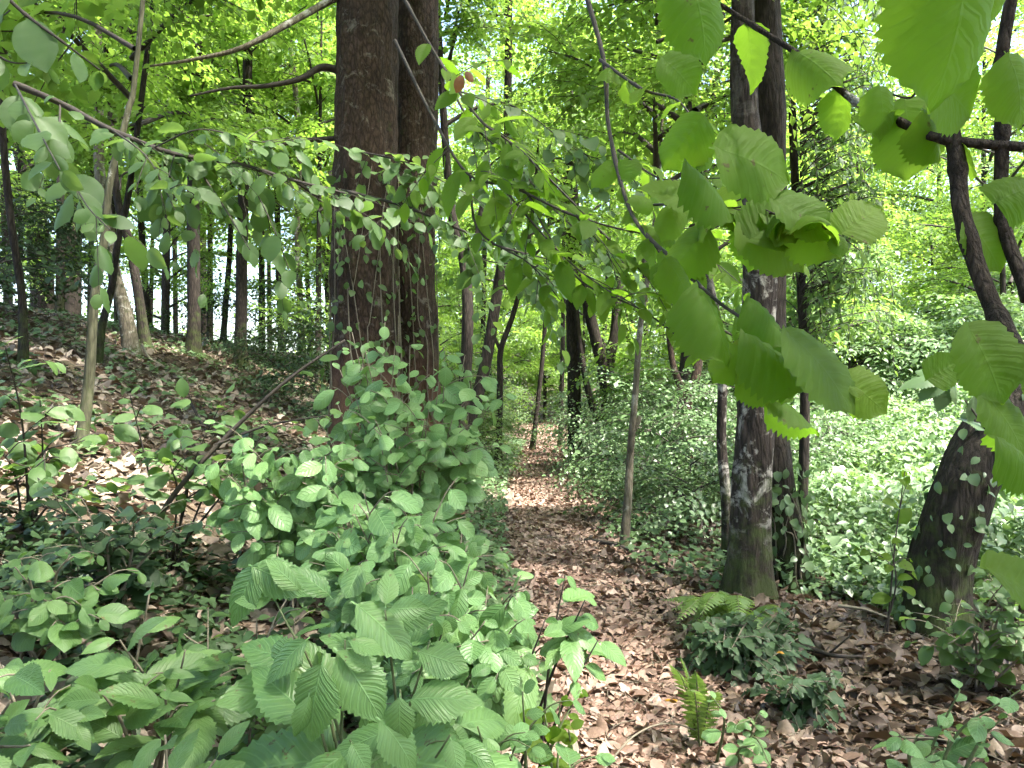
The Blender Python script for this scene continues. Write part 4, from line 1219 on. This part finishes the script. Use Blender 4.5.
# boughs that belong to the big trunk (parts of that tree)
def bough(key, pts, r0, r1, bark='twig'):
    root, c, rr, base = TREES[key]
    TB = Tubes()
    TB.add([P(*p) - base for p in pts], [r0, r1], ns=8, n=30, disp=bark_disp(1, 0, rough=.1))
    return link('limb', TB.mesh('side_limb'), M[bark], root)


bough('A', [(345, 72, 8.3), (322, 67, 8.2), (300, 79, 8.0), (265, 86, 7.9), (230, 88, 7.8), (190, 96, 7.6)], .045, .010)
bough('A', [(345, -8, 8.3), (315, 9, 8.0), (270, 34, 7.6), (235, 50, 7.4), (190, 60, 7.2), (150, 66, 7.0)], .042, .01, 'bark_s')
bough('A', [(345, 138, 8.3), (310, 140, 8.1), (275, 146, 8.0), (250, 150, 7.9)], .03, .01)


# ivy creepers on trunks
def climber(key, label, z0, z1, n, mat='under', tmpl='mid', size=.09, spread=.25, sticks=14, stem='twig_l'):
    root, c, rr, base = TREES[key]
    r = thing('climbing_ivy', base, label, 'ivy')
    z = rng.uniform(z0, z1, n)
    zc = c[:, 2]
    ctr = np.stack([np.interp(z, zc, c[:, i]) for i in range(3)], 1)
    rad = np.interp(z, zc, rr)
    th = rng.random(n) * 6.283
    out = np.stack([np.cos(th), np.sin(th), 0 * th], 1)
    p = ctr + out * (rad * 1.05 + spread * rng.random(n) ** 2)[:, None]
    d = out * .5 + rng.normal(size=(n, 3)) * .45 - UP * .7
    nn = out + UP * .5 + .3 * rng.normal(size=(n, 3))
    L = Leaves()
    L.add(p, d, nn, size * (.6 + .8 * rng.random(n)))
    link('foliage', L.mesh('ivy_leaves', tmpl), M[mat], r)
    TB = Tubes()
    for _ in range(sticks):
        a = rng.random() * 6.28
        pts = []
        for t in np.linspace(0, 1, 6):
            zz = z0 + (z1 - z0) * t * (.6 + .4 * rng.random())
            a += .25 * rng.normal()
            q = np.array([np.interp(zz, zc, c[:, i]) for i in range(3)])
            pts.append(q + np.array([math.cos(a), math.sin(a), 0]) * (np.interp(zz, zc, rr) * 1.06 + .01))
        TB.add(pts, [.009, .004], ns=5, n=24)
    link('stems', TB.mesh('ivy_stems'), M[stem], r)


climber('A', 'leafy creeper with pale stems climbing the biggest trunk', .3, 3.6, 380, size=.08)
climber('B', 'leafy creeper climbing the trunk behind the biggest one', .3, 3.6, 300, size=.08)
climber('R2', 'creeper with narrow hanging leaves on the dark leaning trunk', 0.0, 1.1, 220, mat='bluish', size=.07, spread=.15)
climber('R3', 'sparse ivy on the broad leaning trunk', .1, 1.8, 160, mat='bluish', size=.07, spread=.12, sticks=4, stem='twig')

# drooping narrow-leaved curtain behind the lichen-covered trunk
L, TB = Leaves(), Tubes()
b = ground(800, 8.3)
root = thing('weeping_tree', b, 'grey green tree with curtains of narrow hanging leaves behind the lichen covered trunk', 'tree')
TB.add([(0, 0, -.1), (.05, 0, 2), (-.05, .1, 5), (0, 0, 7)], [.06, .03], ns=10, n=24)
link('trunk', TB.mesh('weeping_trunk'), M['bark_d'], root)
TB = Tubes()
for i in range(300):
    zt = rng.uniform(2.4, 6.8)
    a = rng.random() * 6.28
    rr_ = rng.uniform(.2, .75)
    s = np.array([0, 0, zt - .15])
    e1 = np.array([.38 + math.cos(a) * rr_ * .7, math.sin(a) * rr_, zt])
    e2 = e1 + np.array([.1 * rng.normal(), .1 * rng.normal(), -rng.uniform(.2, .6)])
    c = TB.add([s, e1 * [.6, .6, 1], e1, e2], [.008, .002], ns=4, n=12)
    twig_leaves(L, c[3:], .035, .09, start=0, face=.2, droop=.7, jit=.8)
link('limbs', TB.mesh('weeping_limbs'), M['twig'], root)
link('crown', L.mesh('weeping_leaves', 'lance'), M['under'], root)


# ------------------------------------------------------------------ small things on the ground
def stick(label, pts, r, mat='twig', side=()):
    w = [np.array([*ground(px, Y)[:2], ground(px, Y)[2] + dz]) for px, Y, dz in pts]
    TB = Tubes()
    TB.add([p - w[0] for p in w], [r, r * .5], ns=7, n=20, disp=bark_disp(len(label), 0, rough=.1))
    for a, b_ in side:
        p0 = catmull(w, 11)[int(a * 10)] - w[0]
        TB.add([p0, p0 + np.array(b_)], [r * .5, r * .25], ns=5, n=6)
    o = link('fallen_branch', TB.mesh('fallen_branch'), M[mat], loc=w[0])
    tag(o, label, 'stick')


stick('dark fallen branch lying across the path by the slender sapling', [(585, 8.3, .04), (615, 8.0, .05), (640, 7.7, .06), (668, 7.2, .05)], .025, side=[(.5, (.25, -.1, .05))])
stick('pale fallen stick beside the broad leaning trunk', [(838, 5.7, .10), (865, 5.6, .12), (893, 5.5, .1)], .014, 'twig_l')
stick('dark broken stick on the dead leaves right of the ivy clumps', [(800, 4.8, .06), (835, 4.6, .08), (862, 4.6, .05)], .016, side=[(.4, (.1, -.1, .15))])
stick('thin pale twig on the ground at the right below the leaning trunk', [(905, 3.6, .05), (940, 3.5, .07), (975, 3.4, .04)], .006, 'twig_l')
stick('thin dead twig bent in an arch over the path', [(600, 3.2, .03), (635, 3.3, .14), (672, 3.4, .16), (715, 3.5, .05)], .005, 'twig_l')
stick('dark bent branch on the left bank slope', [(178, 9.2, .1), (190, 9.0, .25), (200, 8.9, .15), (208, 8.8, .05)], .02, side=[(.5, (-.1, 0, .25))])
stick('thin fallen pole lying on the bank under the leaning pair of trunks', [(142, 14, .3), (150, 13.6, .15), (165, 13, .05)], .025, 'twig_l')


def loose_leaf(label, px, py, Y=None, size=.09, mat='yellow', tmpl='oval', lift=.03, a=0., name='fallen_leaf'):
    Y = Y or hit(px, py)
    p = ground(px, Y) + UP * lift
    L = Leaves()
    L.add(np.zeros(3), np.array([math.cos(a), math.sin(a), .15]), np.array([.1, -.35, 1.]), size, .6)
    tag(link(name, L.mesh('fallen_leaf', tmpl), M[mat], loc=p), label, 'leaf')


loose_leaf('orange fallen leaf on the path right of the bright fern', 678, 708, size=.07, a=2.8)
loose_leaf('orange fallen leaf on the dark ivy clump', 782, 672, Y=4.2, size=.06, a=1.4, lift=.2)
loose_leaf('yellow fallen leaf lying in the middle of the path', 620, 666, size=.08, a=2.5)
loose_leaf('rusty fallen leaf at the left edge of the path by the bright seedling', 532, 704, Y=3.2, size=.09, mat='rust', a=.4)
loose_leaf('large tan fallen leaf right of the small ivy clump', 805, 728, size=.14, mat='litter', a=1.6, tmpl='chestnut')
loose_leaf('large tan fallen leaf just above the other one by the ivy', 828, 705, size=.13, mat='litter', a=.4, tmpl='chestnut')
# withered brown leaf caught in the drooping branch
p = P(462, 75, 2.3)
L = Leaves()
L.add(np.zeros(3), np.array([-.2, 0, -1.]), np.array([.5, -.8, .2]), .05, .5)
L.add(np.array([.01, 0, .01]), np.array([.5, 0, -.6]), np.array([-.3, -.8, .4]), .035, .2)
tag(link('withered_leaf', L.mesh('withered_leaf', 'oval'), M['rust'], loc=p), 'withered rusty leaf caught in the branch beside the twin trunks', 'leaf')
